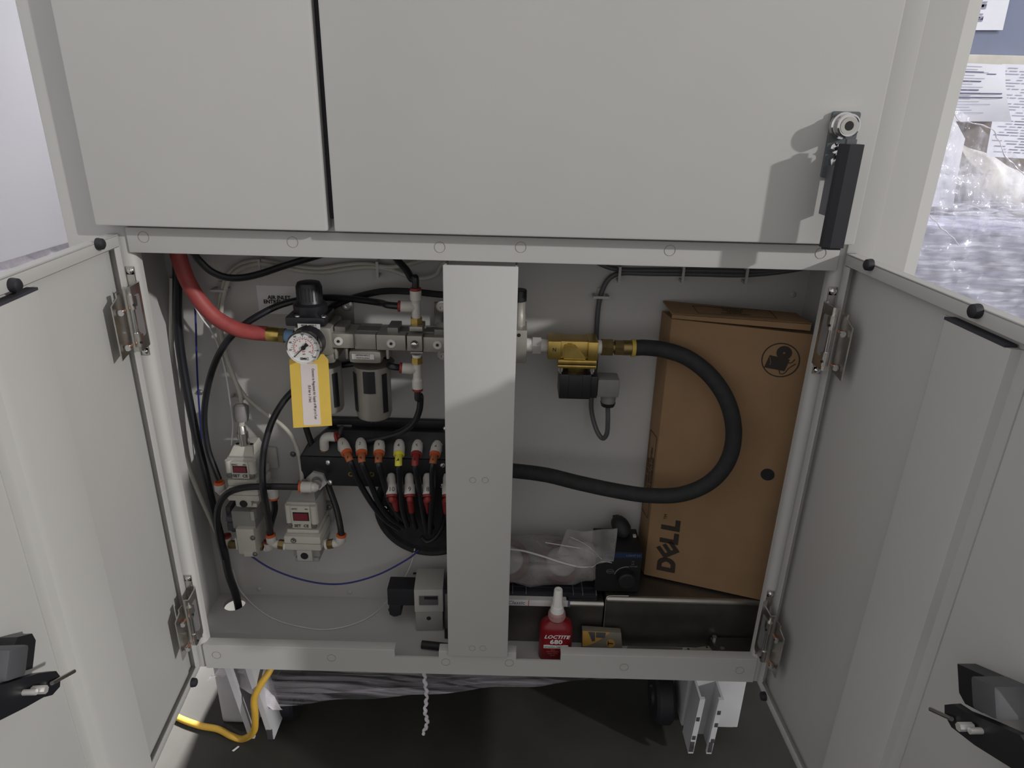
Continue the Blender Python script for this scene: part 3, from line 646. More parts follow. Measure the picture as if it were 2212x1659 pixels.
# right-hand end: shut-off valve with black cap, threaded nipple
x0, x1 = at(1112, 690, 0.085).x, at(1135, 690, 0.085).x; xc = (x0 + x1) / 2 - 0.002
mb = MB(); mb.lathe((xc, 0.088, at(1125, 712, 0.088).z), Z, [(0, 0), (0.0085, 0), (0.0085, 0.019), (0.0080, 0.020), (0.0080, 0.036), (0, 0.036)], 24); obj('valve_stem', mb, 'die_cast', unit)
zt_ = at(1125, 712, 0.088).z + 0.036
mb = MB(); mb.lathe((xc, 0.088, zt_), Z, [(0, 0), (0.0092, 0), (0.0092, 0.0125), (0.0085, 0.0135), (0, 0.0135)], 24); obj('valve_cap', mb, 'black_plastic', unit)
p = at(1121, 724, 0.066); mb = MB(); mb.cyl(p, p - Yv * 0.0006, 0.0022, n=12); obj('vent_hole', mb, 'ink', unit)

# tee fittings on the port block (upper and lower): white push-in body, collars, brass thread
def push_fit(mbw, p, d, L, r=0.0068):
    d = d.normalized(); mbw.lathe(p, d, [(0, 0), (r * 0.72, 0), (r * 0.82, L * 0.25), (r, L * 0.35), (r, L), (r * 0.75, L), (0, L)], 20); return p + d * L
def collar(p, d, m, par, r=0.0066):
    d = d.normalized(); mb = MB(); mb.lathe(p, d, [(0, 0), (r * 0.9, 0), (r, 0.0008), (r, 0.0030), (r * 0.72, 0.0036), (r * 0.6, 0.001), (0, 0.001)], 20); obj('release_collar', mb, m, par); return p + d * 0.003
def hexfit(p, d, L, r, m, par, nm='brass_thread'):
    mb = MB(); mb.cyl(p, p + d.normalized() * L, r, n=6); obj(nm, mb, m, par)
def tee(yl_top, dn, label):
    base = at(900, 706 if not dn else 765, 0.079); up = -Z if dn else Z
    t = thing('tee_fitting', label, 'fitting', base, 'white tee fittings on the port block')
    mb = MB(); mb.cyl(base, base + up * 0.0035, 0.0058, n=18); obj('seal_washer', mb, 'bottle_white', t)
    hexfit(base + up * 0.0035, up, 0.008, 0.0074, 'brass', t)
    j = base + up * 0.0115
    mb = MB(); mb.cyl(j, j + up * 0.018, 0.0052, n=18); e1 = push_fit(mb, j + up * 0.0165, up, 0.0165)
    s0 = j + up * (0.013 if not dn else 0.008); sd = Vector((-1, -0.1, 0.05 if not dn else 0.1))
    e2 = push_fit(mb, s0, sd, 0.018); obj('tee_body', mb, 'fitting_white', t)
    return collar(e1, up, 'fitting_red', t), collar(e2, sd, 'fitting_red', t)
tu_top, tu_side = tee(706, False, 'white tee push-in fitting standing on top of the port block')
tl_bot, tl_side = tee(765, True, 'white tee push-in fitting hanging below the port block')

tube_thing('pneumatic_tube', 'black tube rising from the upper tee fitting to behind the top rail', [tu_top - Z * 0.002, tu_top + Z * 0.012, at(890, 603, 0.082), at(877, 582, 0.09), at(860, 563, 0.10), at(845, 545, 0.11)], 0.0042, 'black_tube', raw=True, group=BT)
tube_thing('pneumatic_tube', 'long black tube from upper tee sweeping left behind the regulator knob and down the wall', [tu_side + Vector((0.002, 0, 0)), tu_side - Vector((0.012, 0, -0.001)), at(820, 654, 0.098), at(762, 646, 0.115), at(705, 643, 0.122), at(648, 648, 0.118), at(600, 661, 0.11), at(560, 681, 0.10), at(522, 706, 0.098), at(487, 742, 0.10), at(462, 790, 0.10), at(446, 850, 0.098), at(441, 910, 0.095), at(449, 970, 0.092), at(463, 1010, 0.09), at(473, 1036, 0.088)], 0.0042, 'black_tube', raw=True, group=BT)
tube_thing('pneumatic_tube', 'black tube arching above the row of port blocks to behind the centre mullion', [at(700, 690, 0.126), at(712, 668, 0.128), at(740, 652, 0.128), at(775, 640, 0.124), at(830, 629, 0.118), at(890, 630, 0.112), at(950, 636, 0.11), at(1010, 640, 0.11)], 0.0042, 'black_tube', raw=True, group=BT)
tube_thing('pneumatic_tube', 'black tube hanging in a curve from the lower tee to the black manifold', [tl_bot + Z * 0.002, tl_bot - Z * 0.012, at(908, 856, 0.082), at(906, 886, 0.085), at(893, 914, 0.09), at(868, 932, 0.095), at(835, 943, 0.098), at(800, 950, 0.10), at(772, 955, 0.105)], 0.0042, 'black_tube', raw=True, group=BT)
tube_thing('pneumatic_tube', 'short black tube behind the middle filter bowl into the lower tee', [tl_side + Vector((0.002, 0, 0)), tl_side - Vector((0.012, 0, -0.002)), at(842, 778, 0.13), at(790, 782, 0.133), at(735, 789, 0.13), at(700, 792, 0.132)], 0.0042, 'black_tube', raw=True, group=BT)
tube_thing('pneumatic_tube', 'black tube drooping below the top rail at upper left', [(416, 545, 0.07), (430, 562, 0.075), (455, 585, 0.08), (485, 598, 0.085), (520, 600, 0.09), (560, 592, 0.10), (605, 577, 0.11), (650, 563, 0.115), (700, 548, 0.12)], 0.0042, 'black_tube', group=BT)
tube_thing('pneumatic_tube', 'short black tube dropping behind the yellow tag to the manifold', [(648, 880, 0.118), (660, 920, 0.118), (668, 945, 0.118), (678, 972, 0.117)], 0.0042, 'black_tube', group=BT)

# ------------------------------------------------------------------ red supply hose with crimped brass end
hose = thing('red_air_hose', 'thick red rubber air hose with crimped brass end at upper left', 'hose', at(480, 700, 0.09))
mb = MB(); mb.tube(path([(378, 520, 0.085), (388, 560, 0.085), (404, 604, 0.085), (430, 648, 0.086), (466, 686, 0.088), (510, 710, 0.09), (545, 718, 0.091), (578, 721, 0.091)], 10), 0.0092, 22); obj('rubber_hose', mb, 'red_hose', hose)
e0, e1 = at(576, 721, 0.091), at(607, 724, 0.091); dx = (e1 - e0).normalized()
mb = MB(); mb.lathe(e0, dx, [(0, 0), (0.0090, 0), (0.0092, 0.003), (0.0088, 0.014), (0.0078, 0.0165), (0, 0.0165)], 20); obj('crimp_ferrule', mb, 'brass', hose)
mb = MB(); mb.cyl(e0 + dx * 0.0165, e0 + dx * 0.0225, 0.0098, n=6); obj('hex_nut', mb, 'old_brass', hose)
mb = MB(); mb.cyl(e0 + dx * 0.0225, e0 + dx * 0.033, 0.0078, n=20); obj('thread_tape', mb, 'blue_tape', hose)

# ------------------------------------------------------------------ yellow tag hung from the gauge
tg = thing('yellow_tag', 'yellow card tag with a printed white sticker hanging below the gauge', 'tag', at(672, 920, 0.05))
YT = 0.052
def T(px, py): p = at(px, py, YT); return (p.x, p.z)
mb = MB(); mb.plate([T(634, 924), T(717.5, 919), T(709, 777), T(699, 765), T(636, 764), T(625, 778)], [], ((0, YT, 0), X, Z), 0.0005); obj('tag_card', mb, 'tag_yellow', tg, 0)
mb = MB(); mb.plate([T(658, 918), T(692, 917), T(693.5, 914), T(685, 786), T(649, 786), T(656, 914)], [], ((0, YT - 0.0005, 0), X, Z), 0.0002); obj('tag_sticker', mb, 'tag_label', tg, 0)
a, b = at(674, 786, YT - 0.0009), at(682, 914, YT - 0.0009); xd = (b - a); xd.y = 0; xd.normalize(); yd = Vector((-xd.z, 0, xd.x))
text('tag_print', 'Connect to Regulated Air Supply of 80 psi \u00b1 5 psi', (a + b) / 2 + yd * 0.0008, 0.0040, xd, yd, 'ink', tg, narrow=0.82)
text('tag_print', '(5.5 bar \u00b1 .3 bar)', (a + b) / 2 - yd * 0.0046, 0.0040, xd, yd, 'ink', tg, narrow=0.82)
mb = MB(); mb.tube([at(688, 776, 0.050), at(684, 768, 0.056), at(692, 760, 0.066)], 0.0004, 6); obj('tag_string', mb, 'cable_cream', tg)

# ------------------------------------------------------------------ wall label
sg = thing('paper_label', 'white AIR INLET paper label on the back wall behind the regulator knob', 'label', at(600, 650, YB))
a, b = at(553, 616, YB - 0.0008), at(664, 680, YB - 0.0008)
mb = MB(); mb.box((a.x, YB - 0.0006, b.z), (b.x, YB - 0.0001, a.z)); obj('label_sheet', mb, 'paper', sg)
k = mpp(604, 650, YB); pl = at(603, 643, YB - 0.0008)
text('label_text', 'AIR INLET', pl, 11.5 * k, X, Z, 'ink', sg, bold=0.0002, narrow=0.97); text('label_text', "ENTR\u00c9E D'AIR", at(604, 652.5, YB - 0.0008), 11.5 * k, X, Z, 'ink', sg, bold=0.0002, narrow=0.97)

# ------------------------------------------------------------------ black manifold with numbered tubes
man = thing('tube_manifold', 'black block manifold with numbered white elbow fittings on the back wall', 'manifold', at(800, 1050, 0.12))
zt1 = at(800, 905, 0.138).z; YM = 0.098
zs = at(820, 991, YM).z; zb = at(820, 1052, YM).z
xa, xb = at(653, 1040, YM).x, at(1010, 1040, YM).x
xa2 = at(712, 915, 0.138).x
zk = at(720, 908, 0.138).z
mb = MB(); mb.hexa([(xa, YM, zb), (xb, YM, zb), (xb, 0.1395, zb), (xa, 0.1395, zb), (xa, YM, zs), (xb, YM, zs), (xb, 0.1395, zs + 0.002), (xa, 0.1395, zs + 0.002)], 0.001); obj('manifold_block', mb, 'black_anodised', man)
mb = MB(); mb.hexa([(xa + 0.001, YM + 0.003, zs), (xb, YM + 0.003, zs), (xb, 0.1395, zs), (xa + 0.001, 0.1395, zs), (xa2 + 0.002, 0.122, zs + 0.030), (xb, 0.122, zs + 0.030), (xb, 0.1395, zs + 0.030), (xa2 + 0.002, 0.1395, zs + 0.030)], 0.001); obj('sloped_cover', mb, 'black_anodised', man)
mb = MB(); mb.box((xa2 - 0.004, 0.131, zs + 0.030), (xb, 0.1395, zs + 0.0415), 0.001); obj('mounting_plate', mb, 'black_anodised', man)
mb = MB(); mb.box((at(728, 918, .13).x, 0.1295, at(728, 920, .13).z - 0.0012), (at(760, 918, .13).x, 0.131, at(728, 917, .13).z), 0.0006); mb.cyl(at(740, 921, 0.131), at(740, 921, 0.131) + Vector((-0.001, -0.02, -0.004)), 0.003, n=10); obj('wing_nut', mb, 'plate_steel', man)
for px, py, Y in ((709, 999, YM), (713, 1042, YM), (956, 1005, YM), (956, 1050, YM), (962, 926, 0.13)): wall_screw(px, py, 'chrome', 0.0034, Y, man, 'screw')
for px in (758, 803):
    p = at(px, 1024, YM); mb = MB(); mb.lathe(p, -Yv, [(0.0036, 0), (0.0036, 0.0008), (0.0024, 0.0008), (0.0022, 0.0002), (0, 0.0002)], 18); obj('brass_insert', mb, 'brass', man)
    mb = MB(); mb.cyl(p - Yv * 0.0003, p - Yv * 0.0005, 0.0019, n=14); obj('insert_hole', mb, 'ink', man)
NLAB = {'1': 'black tube with orange marker band, leftmost of the upper manifold row', '2': 'black tube with orange marker band, second from left in the upper manifold row', '3': 'black orange-banded tube just left of the yellow-banded tube', '4': 'black manifold tube with the only yellow marker band', '5': 'black red-banded tube just right of the yellow-banded tube', '6': 'black orange-banded tube of the upper row nearest the centre mullion', '10': 'black red-banded tube under the leftmost lower manifold elbow', '9': 'black red-banded tube under the middle lower manifold elbow', '8': 'black red-banded tube under the third lower manifold elbow', '7': 'black red-banded tube almost hidden behind the mullion edge'}
fits = [(738, 958, 748, 976, 'fitting_orange', 'marker_orange', '1'), (779, 957, 781, 976, 'fitting_orange', 'marker_orange', '2'), (820, 959, 819, 977, 'fitting_orange', 'marker_orange', '3'), (863, 960, 862, 979, 'fitting_yellow', 'fitting_yellow', '4'), (903, 961, 900, 979, 'fitting_red', 'fitting_red', '5'), (945, 963, 940, 980, 'fitting_orange', 'marker_orange', '6')]
ends = [[(775, 1040, .080), (805, 1090, .088), (832, 1122, .098), (862, 1142, .110)], [(801, 1045, .078), (819, 1088, .086), (842, 1118, .096), (872, 1138, .110)], [(829, 1040, .076), (842, 1082, .084), (862, 1112, .096), (880, 1130, .110)], [(865, 1050, .074), (869, 1098, .084), (880, 1136, .106)], [(905, 1050, .074), (913, 1102, .084), (922, 1150, .106)], [(934, 1055, .074), (931, 1110, .084), (928, 1152, .106)]]
for (fx, fy, tx, ty, cm, mm, num), en in zip(fits, ends):
    p = at(fx, fy - 6, 0.100); e = at(tx, ty, 0.084); d = (e - p).normalized()
    mb = MB(); mb.cyl(at(fx + 1, fy + 12, 0.110), at(fx + 1, fy - 2, 0.106), 0.0060, n=18); mb.lathe(p, d, [(0, -0.002), (0.0048, -0.001), (0.0066, 0.003), (0.0074, 0.008), (0.0074, (e - p).length), (0, (e - p).length)], 22); ef = obj('elbow_fitting', mb, 'fitting_white', man)
    text('fitting_number', num, p + d * 0.009 + Vector((0, -0.0052, 0.0056)), 0.0062, X, Vector((0, 0.72, 0.69)), 'ink', ef)
    ce = collar(e, d, cm, ef, 0.0072)
    t = thing('numbered_tube', NLAB[num], 'tube', ce, 'numbered tubes from the manifold')
    pts = smoothpath([ce - d * 0.003, ce + d * 0.016] + [at(*q) for q in en], 10)
    mb = MB(); mb.tube(pts, 0.0040, 12); obj('tube', mb, 'black_tube', t)
    acc, kk = 0.0, 1
    while acc < 0.018: acc += (pts[kk] - pts[kk - 1]).length; kk += 1
    mb = MB(); mb.tube(pts[2:kk], 0.0047, 14); sv = obj('marker_band', mb, mm, t); bm_ = pts[(kk + 2) // 2]
    text('band_number', num, bm_ + Vector((0, -0.0050, 0.0020)), 0.0070, X, Vector((0, 0.36, 0.93)), 'ink', t, bold=0.00015)
for (fx, num, mx, my) in ((845, '10', 852, 1080), (884, '9', 886, 1082), (923, '8', 921, 1082), (966, '7', 962, 1084)):
    p = at(fx, 1030, 0.092); e = at(fx + 1, 1068, 0.078); d = (e - p).normalized()
    mb = MB(); mb.cyl(at(fx + 1, 1028, 0.0985), p + d * 0.002, 0.0052, n=16); mb.lathe(p, d, [(0, -0.005), (0.004, -0.004), (0.0058, 0.001), (0.0062, 0.009), (0.0075, 0.011), (0.0075, (e - p).length), (0, (e - p).length)], 22); ef = obj('elbow_fitting', mb, 'fitting_white', man)
    text('fitting_number', num, at(fx + 1, 1057, 0.0700), 0.0085, X, Vector((0, 0.42, 0.90)), 'ink', ef)
    ce = collar(e, d, 'fitting_red', ef, 0.0074)
    t = thing('numbered_tube', NLAB[num], 'tube', ce, 'numbered tubes from the manifold')
    q = at(mx, my, 0.080); q2 = at(mx + 5, my + 35, 0.100); q3 = at(mx + 12, my + 58, 0.114)
    pts = smoothpath([ce - d * 0.002, ce + d * 0.004, q, q2, q3], 8)
    mb = MB(); mb.tube(pts, 0.0040, 12); obj('tube', mb, 'black_tube', t)
    mb = MB(); mb.tube([p_ for p_ in pts[4:22]], 0.0045, 12); obj('marker_band', mb, 'fitting_red', t)
# dished rubber boot the tubes run into
c = at(927, 1104, 0.128); rr = 0.079
mb = MB(); mb.lathe((c.x, 0.1395, c.z), -Yv, [(0, 0), (rr, 0), (rr, 0.008), (rr * 0.95, 0.011), (rr * 0.90, 0.009), (rr * 0.86, 0.003), (0, 0.003)], 56)
bt = tag(obj('rubber_boot', mb, 'black_hose'), 'big round black rubber wall bushing that swallows the numbered tubes', 'bushing')
wall_screw(832, 1100, 'chrome', 0.0045, 0.128, bt, 'screw')
tube_thing('pneumatic_tube', 'thin black tube curling along the lower rim of the round rubber bushing', [(962, 1110, 0.112), (955, 1140, 0.113), (940, 1162, 0.114), (922, 1170, 0.115), (910, 1160, 0.116)], 0.0032, 'black_tube', group=BT)
# two single elbows at the manifold's left side
e = thing('elbow_fitting', 'white elbow fitting at upper left corner of the black manifold', 'fitting', at(700, 970, 0.1), 'white elbow fittings')
p = at(701, 968, 0.108); q = at(701, 950, 0.104); s_ = at(725, 944, 0.104)
mb = MB(); mb.tube(smoothpath([p, q, (q * 2 + s_) / 3 + Z * 0.003, s_], 6), 0.0062, 18); obj('elbow_body', mb, 'fitting_white', e); collar(s_, s_ - q, 'fitting_red', e, 0.0070)
hexfit(p - Z * 0.004, Z, 0.004, 0.006, 'old_brass', e)
lf = thing('elbow_fitting', 'white elbow fitting in a chrome hex bulkhead nut at manifold lower left', 'fitting', at(683, 1042, 0.09), 'white elbow fittings')
p = at(684, 1038, YM - 0.003); mb = MB(); mb.cyl(p - Yv * 0.002, p + Yv * 0.0028, 0.0140, n=6); obj('bulkhead_nut', mb, 'bright_steel', lf)
q = at(678, 1052, 0.070); mb = MB(); mb.cyl(p, at(684, 1047, 0.076), 0.0066, n=18); obj('stem', mb, 'connector_grey', lf)
mb = MB(); mb.lathe(at(690, 1053, 0.070), Vector((-1, 0, 0)), [(0, 0), (0.003, 0.0005), (0.0062, 0.005), (0.0062, 0.009), (0.0072, 0.0095), (0.0072, 0.023), (0, 0.023)], 22); obj('elbow_body', mb, 'fitting_white', lf)
le = collar(at(690, 1053, 0.070) - X * 0.023, -X, 'fitting_orange', lf, 0.0072)
tube_thing('pneumatic_tube', 'black tube running left from bulkhead elbow across the upper digital regulator', [le + X * 0.003, le - X * 0.015, at(575, 1051, 0.068), at(530, 1053, 0.068), at(496, 1063, 0.070), at(476, 1084, 0.075), at(469, 1115, 0.08), at(473, 1160, 0.085), at(484, 1205, 0.092)], 0.0044, 'black_tube', raw=True, group=BT)

# ------------------------------------------------------------------ digital pressure regulators
def itv(px0, px1, ytop, ydis0, ydis1, ybody, ybase, ybot, Yf, label, ce):
    """px0..px1: width of the display head; stacked head, body, base"""
    xm = (px0 + px1) / 2
    t = thing('digital_regulator', label, 'pressure regulator', at(xm, ybot, 0.12), 'white digital pressure regulators')
    hw = (px1 - px0) / 2
    zt, zd0, zd1, zb, zs_, zl = [at(xm, y, Yf).z for y in (ytop, ydis0, ydis1, ybody, ybase, ybot)]
    x0, x1 = at(px0, ydis0, Yf).x, at(px1, ydis0, Yf).x; cx = (x0 + x1) / 2; w_ = (x1 - x0) / 2
    mb = MB(); mb.box((x0, Yf, zd1), (x1, 0.125, zt), 0.004); obj('display_head', mb, 'valve_light', t)
    mb = MB(); mb.hexa([(x0 + 0.002, Yf + 0.004, zt - 0.0005), (x1 - 0.002, Yf + 0.004, zt - 0.0005), (x1 - 0.002, 0.12, zt - 0.0005), (x0 + 0.002, 0.12, zt - 0.0005), (x0 + 0.006, Yf + 0.014, zt + 0.010), (x1 - 0.006, Yf + 0.014, zt + 0.010), (x1 - 0.006, 0.12, zt + 0.010), (x0 + 0.006, 0.12, zt + 0.010)], 0.001); cp = obj('head_cap', mb, 'valve_grey' if not ce else 'valve_cream', t)
    for i in (-1, 0, 1):
        mb = MB(); mb.cyl((cx + i * w_ * 0.5, Yf + 0.020, zt + 0.010), (cx + i * w_ * 0.5, Yf + 0.020, zt + 0.0104), 0.0026, n=14); obj('cap_hole', mb, 'ink', cp)
    fx0, fx1 = cx - w_ * 0.66, cx + w_ * 0.60
    mb = MB(); mb.box((fx0, Yf - 0.004, zd1 + 0.002), (fx1, Yf + 0.004, zt - 0.004), 0.0015); f = obj('display_frame', mb, 'valve_cream', t)
    fh = zt - zd1; mz = zd1 + fh * 0.52
    mb = MB(); mb.box((fx0 + 0.003, Yf - 0.0046, mz - fh * 0.16), (fx1 - 0.002, Yf - 0.0038, mz + fh * 0.16)); obj('display_bezel', mb, 'ink', f)
    mb = MB(); mb.box((fx0 + 0.0042, Yf - 0.0052, mz - fh * 0.125), (fx1 - 0.0032, Yf - 0.0044, mz + fh * 0.125)); obj('display_window', mb, 'display_red', f)
    text('display_logo', 'SMC', (fx0 + 0.006, Yf - 0.0042, zt - 0.008), 0.0036, X, Z, 'ink', f, narrow=1.2); text('display_print', 'PRS', (fx1 - 0.0045, Yf - 0.0042, zt - 0.008), 0.0026, X, Z, 'ink', f)
    text('display_print', 'SET  CE', ((fx0 + fx1) / 2, Yf - 0.0042, zd1 + 0.0065), 0.0058, X, Z, 'ink', f, bold=0.0001)
    for sx in (-1, 1):
        mb = MB(); mb.cyl((cx + sx * w_ * 0.83, Yf - 0.0006, zd1 + 0.010), (cx + sx * w_ * 0.83, Yf - 0.0006, zt - 0.003), 0.0042 if sx < 0 else 0.0052, n=14); obj('head_pillar', mb, 'valve_cream', t)
        p = Vector((cx + sx * w_ * 0.80, Yf - 0.004, zd1 + 0.007)); mb = MB(); mb.lathe(p, -Yv, [(0.0040, 0), (0.0036, 0.0012), (0, 0.0020)], 12); obj('screw', mb, 'plate_steel', t)
    mb = MB(); mb.box((x0 - 0.001, Yf - 0.003, zb + 0.0002), (x1 + 0.001, 0.125, zd1 - 0.0003), 0.002); obj('middle_block', mb, 'valve_cream', t)
    bx0, bx1 = (x0 - 0.004, x1 + 0.004) if not ce else (x0 - 0.001, x1 + 0.004)
    mb = MB(); mb.box((bx0, Yf - 0.010, zs_), (bx1, 0.120, zb - 0.0002), 0.0025); bd = obj('valve_body', mb, 'valve_cream', t)
    mb = MB(); mb.box((bx0 - 0.0002, Yf - 0.0102, (zb + zs_) / 2 - 0.0003), (bx1 + 0.0002, 0.12, (zb + zs_) / 2 + 0.0003)); obj('joint_line', mb, 'connector_grey', bd)
    if not ce:
        p = Vector((cx - w_ * 0.55, Yf - 0.010, zb - 0.006)); mb = MB(); mb.lathe(p, -Yv, [(0.0042, 0), (0.004, 0.001), (0.0024, 0.001), (0.002, 0.0002), (0, 0.0002)], 14); obj('bleed_screw', mb, 'chrome', bd)
    mb = MB(); mb.box((bx0 + 0.008, Yf - 0.004, zl + 0.006), (bx1 - 0.004, 0.130, zs_ - 0.0002), 0.0025); obj('port_base', mb, 'valve_grey' if not ce else 'valve_light', t)
    pc = Vector((cx + 0.001, Yf - 0.010, (zs_ + zl) / 2 + 0.002)); ph = (zs_ - zl) * 0.42
    mb = MB(); mb.box(pc + Vector((-0.0105, 0, -ph)), pc + Vector((0.0105, 0.012, ph)), 0.0015); pb_ = obj('port_boss', mb, 'valve_light', t)
    mb = MB(); mb.cyl(pc - Yv * 0.0001, pc - Yv * 0.0006, 0.0052, n=20); obj('port_hole', mb, 'ink', pb_)
    mb = MB(); mb.box((bx0 + 0.011, Yf - 0.006, zl), (bx1 - 0.006, 0.130, zl + 0.0058), 0.001); fp = obj('foot_plate', mb, 'valve_grey' if not ce else 'valve_cream', t)
    return t, x0, x1, zt, zb, zs_, zl, cx, bx0, bx1
i1 = itv(489, 550, 989, 1000, 1034, 1048, 1074, 1090, 0.080, 'white digital pressure regulator with red display, the upper of two', True)
i2 = itv(617, 684, 1085, 1095, 1141, 1150, 1180, 1207, 0.078, 'white digital pressure regulator with red display, the lower of two', False)
mb = MB(); mb.box((at(690, 1098, 0.128).x, 0.128, at(700, 1128, 0.128).z), (at(718, 1098, 0.128).x, 0.1395, at(700, 1090, 0.128).z), 0.0015); bk = obj('mounting_ear', mb, 'valve_grey', i2[0]); wall_screw(711, 1096, 'plate_steel', 0.0034, 0.128, i2[0], 'screw')
mb = MB(); mb.box((at(560, 1000, 0.134).x, 0.134, at(590, 1012, 0.134).z), (at(600, 1000, 0.134).x, 0.1395, at(590, 968, 0.134).z), 0.002); obj('mounting_ear', mb, 'valve_light', i1[0]); 
# cable connector on top of the upper regulator
cn = thing('cable_connector', 'grey cable connector with knurled metal coupling on the upper digital regulator', 'connector', at(525, 960, 0.1))
cx = i1[7]; zt = i1[3] + 0.010
mb = MB(); mb.cyl((cx, 0.098, zt), (cx, 0.098, zt + 0.010), 0.0058, n=18); mb.cyl((cx, 0.098, zt + 0.010), (cx, 0.098, zt + 0.018), 0.0072, n=16); mb.lathe((cx, 0.098, zt + 0.018), Z, [(0.006, 0), (0.0048, 0.008), (0.0036, 0.010), (0, 0.010)], 16); obj('metal_coupling', mb, 'stainless', cn)
mb = MB(); mb.cyl((cx, 0.098, zt + 0.028), (cx + 0.001, 0.098, zt + 0.034), 0.0040, n=12); obj('cable_stub', mb, 'cable_cream', cn)
q0 = Vector((cx + 0.001, 0.098, zt + 0.034)); q1 = at(520, 872, 0.104)
mb = MB(); mb.lathe(q0, q1 - q0, [(0, 0), (0.0080, 0), (0.0095, 0.006), (0.0095, (q1 - q0).length - 0.003), (0.006, (q1 - q0).length), (0, (q1 - q0).length)], 16); obj('ferrite_sleeve', mb, 'connector_grey', cn)
mb = MB(); mb.lathe((i2[7] + 0.004, 0.088, i2[3] + 0.010), Z, [(0, 0), (0.0052, 0), (0.0052, 0.010), (0.0040, 0.012), (0.0034, 0.018), (0, 0.018)], 16)
tag(obj('cable_connector', mb, 'connector_grey'), 'small grey cable connector on top of the lower digital regulator', 'connector')
# push-in elbows around the regulators
def elbow(label, p0, p1, p2, cm='fitting_orange', hexat=None, thread='old_brass'):
    e = thing('elbow_fitting', label, 'fitting', p1, 'white elbow fittings')
    mb = MB(); mb.tube(smoothpath([p0, p1 + (p0 - p1).normalized() * 0.004, p1 + (p2 - p1).normalized() * 0.004, p2], 5), 0.0058, 16); mb.lathe(p2, p1 - p2, [(0, 0), (0.0070, 0), (0.0070, 0.009), (0.0056, 0.011)], 20); obj('elbow_body', mb, 'fitting_white', e)
    d = (p0 - p1).normalized()
    if hexat: 
        hexfit(p0, d, hexat, 0.0068, thread, e); mb = MB(); mb.cyl(p0 + d * hexat, p0 + d * (hexat + 0.003), 0.0072, n=18); obj('seal_washer', mb, 'bottle_white', e)
    return collar(p2, p2 - p1, cm, e, 0.0068)
c1 = elbow('white elbow fitting left of the upper digital regulator', at(494, 1066, 0.088), at(476, 1062, 0.088), at(474, 1045, 0.088), 'fitting_orange')
c2 = elbow('white elbow fitting pointing down right of the upper digital regulator', at(560, 1055, 0.095), at(589, 1057, 0.095), at(591, 1073, 0.095), 'fitting_orange')
c3 = elbow('white elbow fitting pointing up left of the lower digital regulator', at(602, 1175, 0.088), at(588, 1173, 0.088), at(585, 1158, 0.088), 'fitting_orange', 0.008)
c4 = elbow('white elbow fitting pointing up at the grey solenoid valve', at(572, 1182, 0.100), at(582, 1184, 0.100), at(580, 1171, 0.100), 'fitting_red')
c5 = elbow('white elbow fitting pointing up right of the lower digital regulator', at(720, 1174, 0.085), at(735, 1172, 0.085), at(737, 1158, 0.085), 'fitting_orange', 0.008)
c6 = elbow('white elbow fitting half hidden behind the black tube bundle', at(503, 1180, 0.105), at(492, 1174, 0.105), at(489, 1160, 0.105), 'fitting_red')
tube_thing('pneumatic_tube', 'black tube looping from behind the yellow tag down to the fitting by the lower regulator', [at(668, 815, 0.115), at(640, 838, 0.112), at(612, 868, 0.105), at(588, 910, 0.095), at(572, 962, 0.078), at(567, 1010, 0.058), at(569, 1060, 0.052), at(577, 1105, 0.066), at(583, 1140, 0.082), c3], 0.0043, 'black_tube', raw=True, group=BT)
tube_thing('pneumatic_tube', 'short black tube from right elbow of upper regulator down to the solenoid valve', [c2 + Z * 0.003, c2 - Z * 0.012, at(592, 1108, 0.095), at(584, 1138, 0.098), c4], 0.0042, 'black_tube', raw=True, group=BT)
tube_thing('pneumatic_tube', 'black tube from below the manifold down to elbow right of lower regulator', [at(706, 1040, 0.108), at(715, 1065, 0.105), at(727, 1100, 0.096), at(734, 1132, 0.088), c5], 0.0043, 'black_tube', raw=True, group=BT)
hole = Vector((hc.x + 0.004, hc.y, ZB))
tube_thing('tube_bundle', 'thick black tube bundle down the left side into the floor hole', [at(383, 548, 0.11), at(383, 620, 0.112), at(384, 700, 0.112), at(393, 780, 0.110), at(409, 870, 0.105), at(428, 960, 0.10), at(447, 1040, 0.096), at(466, 1120, 0.096), at(484, 1190, 0.100), at(494, 1240, 0.108), hole + Z * 0.02, hole - Z * 0.03, hole - Z * 0.09 + Vector((-0.02, 0.02, 0))], 0.0056, 'black_tube', n=12, raw=True)
# solenoid valve at lower left
sv = thing('solenoid_valve', 'small grey solenoid valve below the upper digital regulator', 'valve', at(530, 1200, 0.12))
mb = MB(); fbox(mb, 501, 1105, 551, 1143, 0.088, 0.045, 0.002); obj('coil_housing', mb, 'valve_grey', sv)
mb = MB(); fbox(mb, 496, 1096, 556, 1150, 0.1335, 0.006, 0.001); obj('mounting_plate', mb, 'bare_steel', sv)
mb = MB(); fbox(mb, 512, 1143.5, 551, 1198, 0.080, 0.052, 0.002); vb = obj('valve_body', mb, 'valve_cream', sv)
mb = MB(); fbox(mb, 508, 1163, 513, 1188, 0.082, 0.045, 0.001); fbox(mb, 527, 1193, 553, 1203, 0.079, 0.045, 0.001); obj('body_step', mb, 'valve_cream', sv)
mb = MB(); fbox(mb, 486, 1118, 509, 1129, 0.092, 0.03, 0.003); fbox(mb, 487, 1096, 498, 1118, 0.104, 0.02, 0.002); fbox(mb, 490, 1129, 512, 1148, 0.1, 0.02, 0.003); obj('plug_connector', mb, 'connector_dark', sv)
mb = MB(); fbox(mb, 541, 1106, 549, 1125, 0.086, 0.01, 0.001); obj('lever', mb, 'valve_light', sv)
for px, py in ((546, 1162), (551, 1197)): wall_screw(px, py, 'plate_steel', 0.0028, 0.079, sv, 'screw')
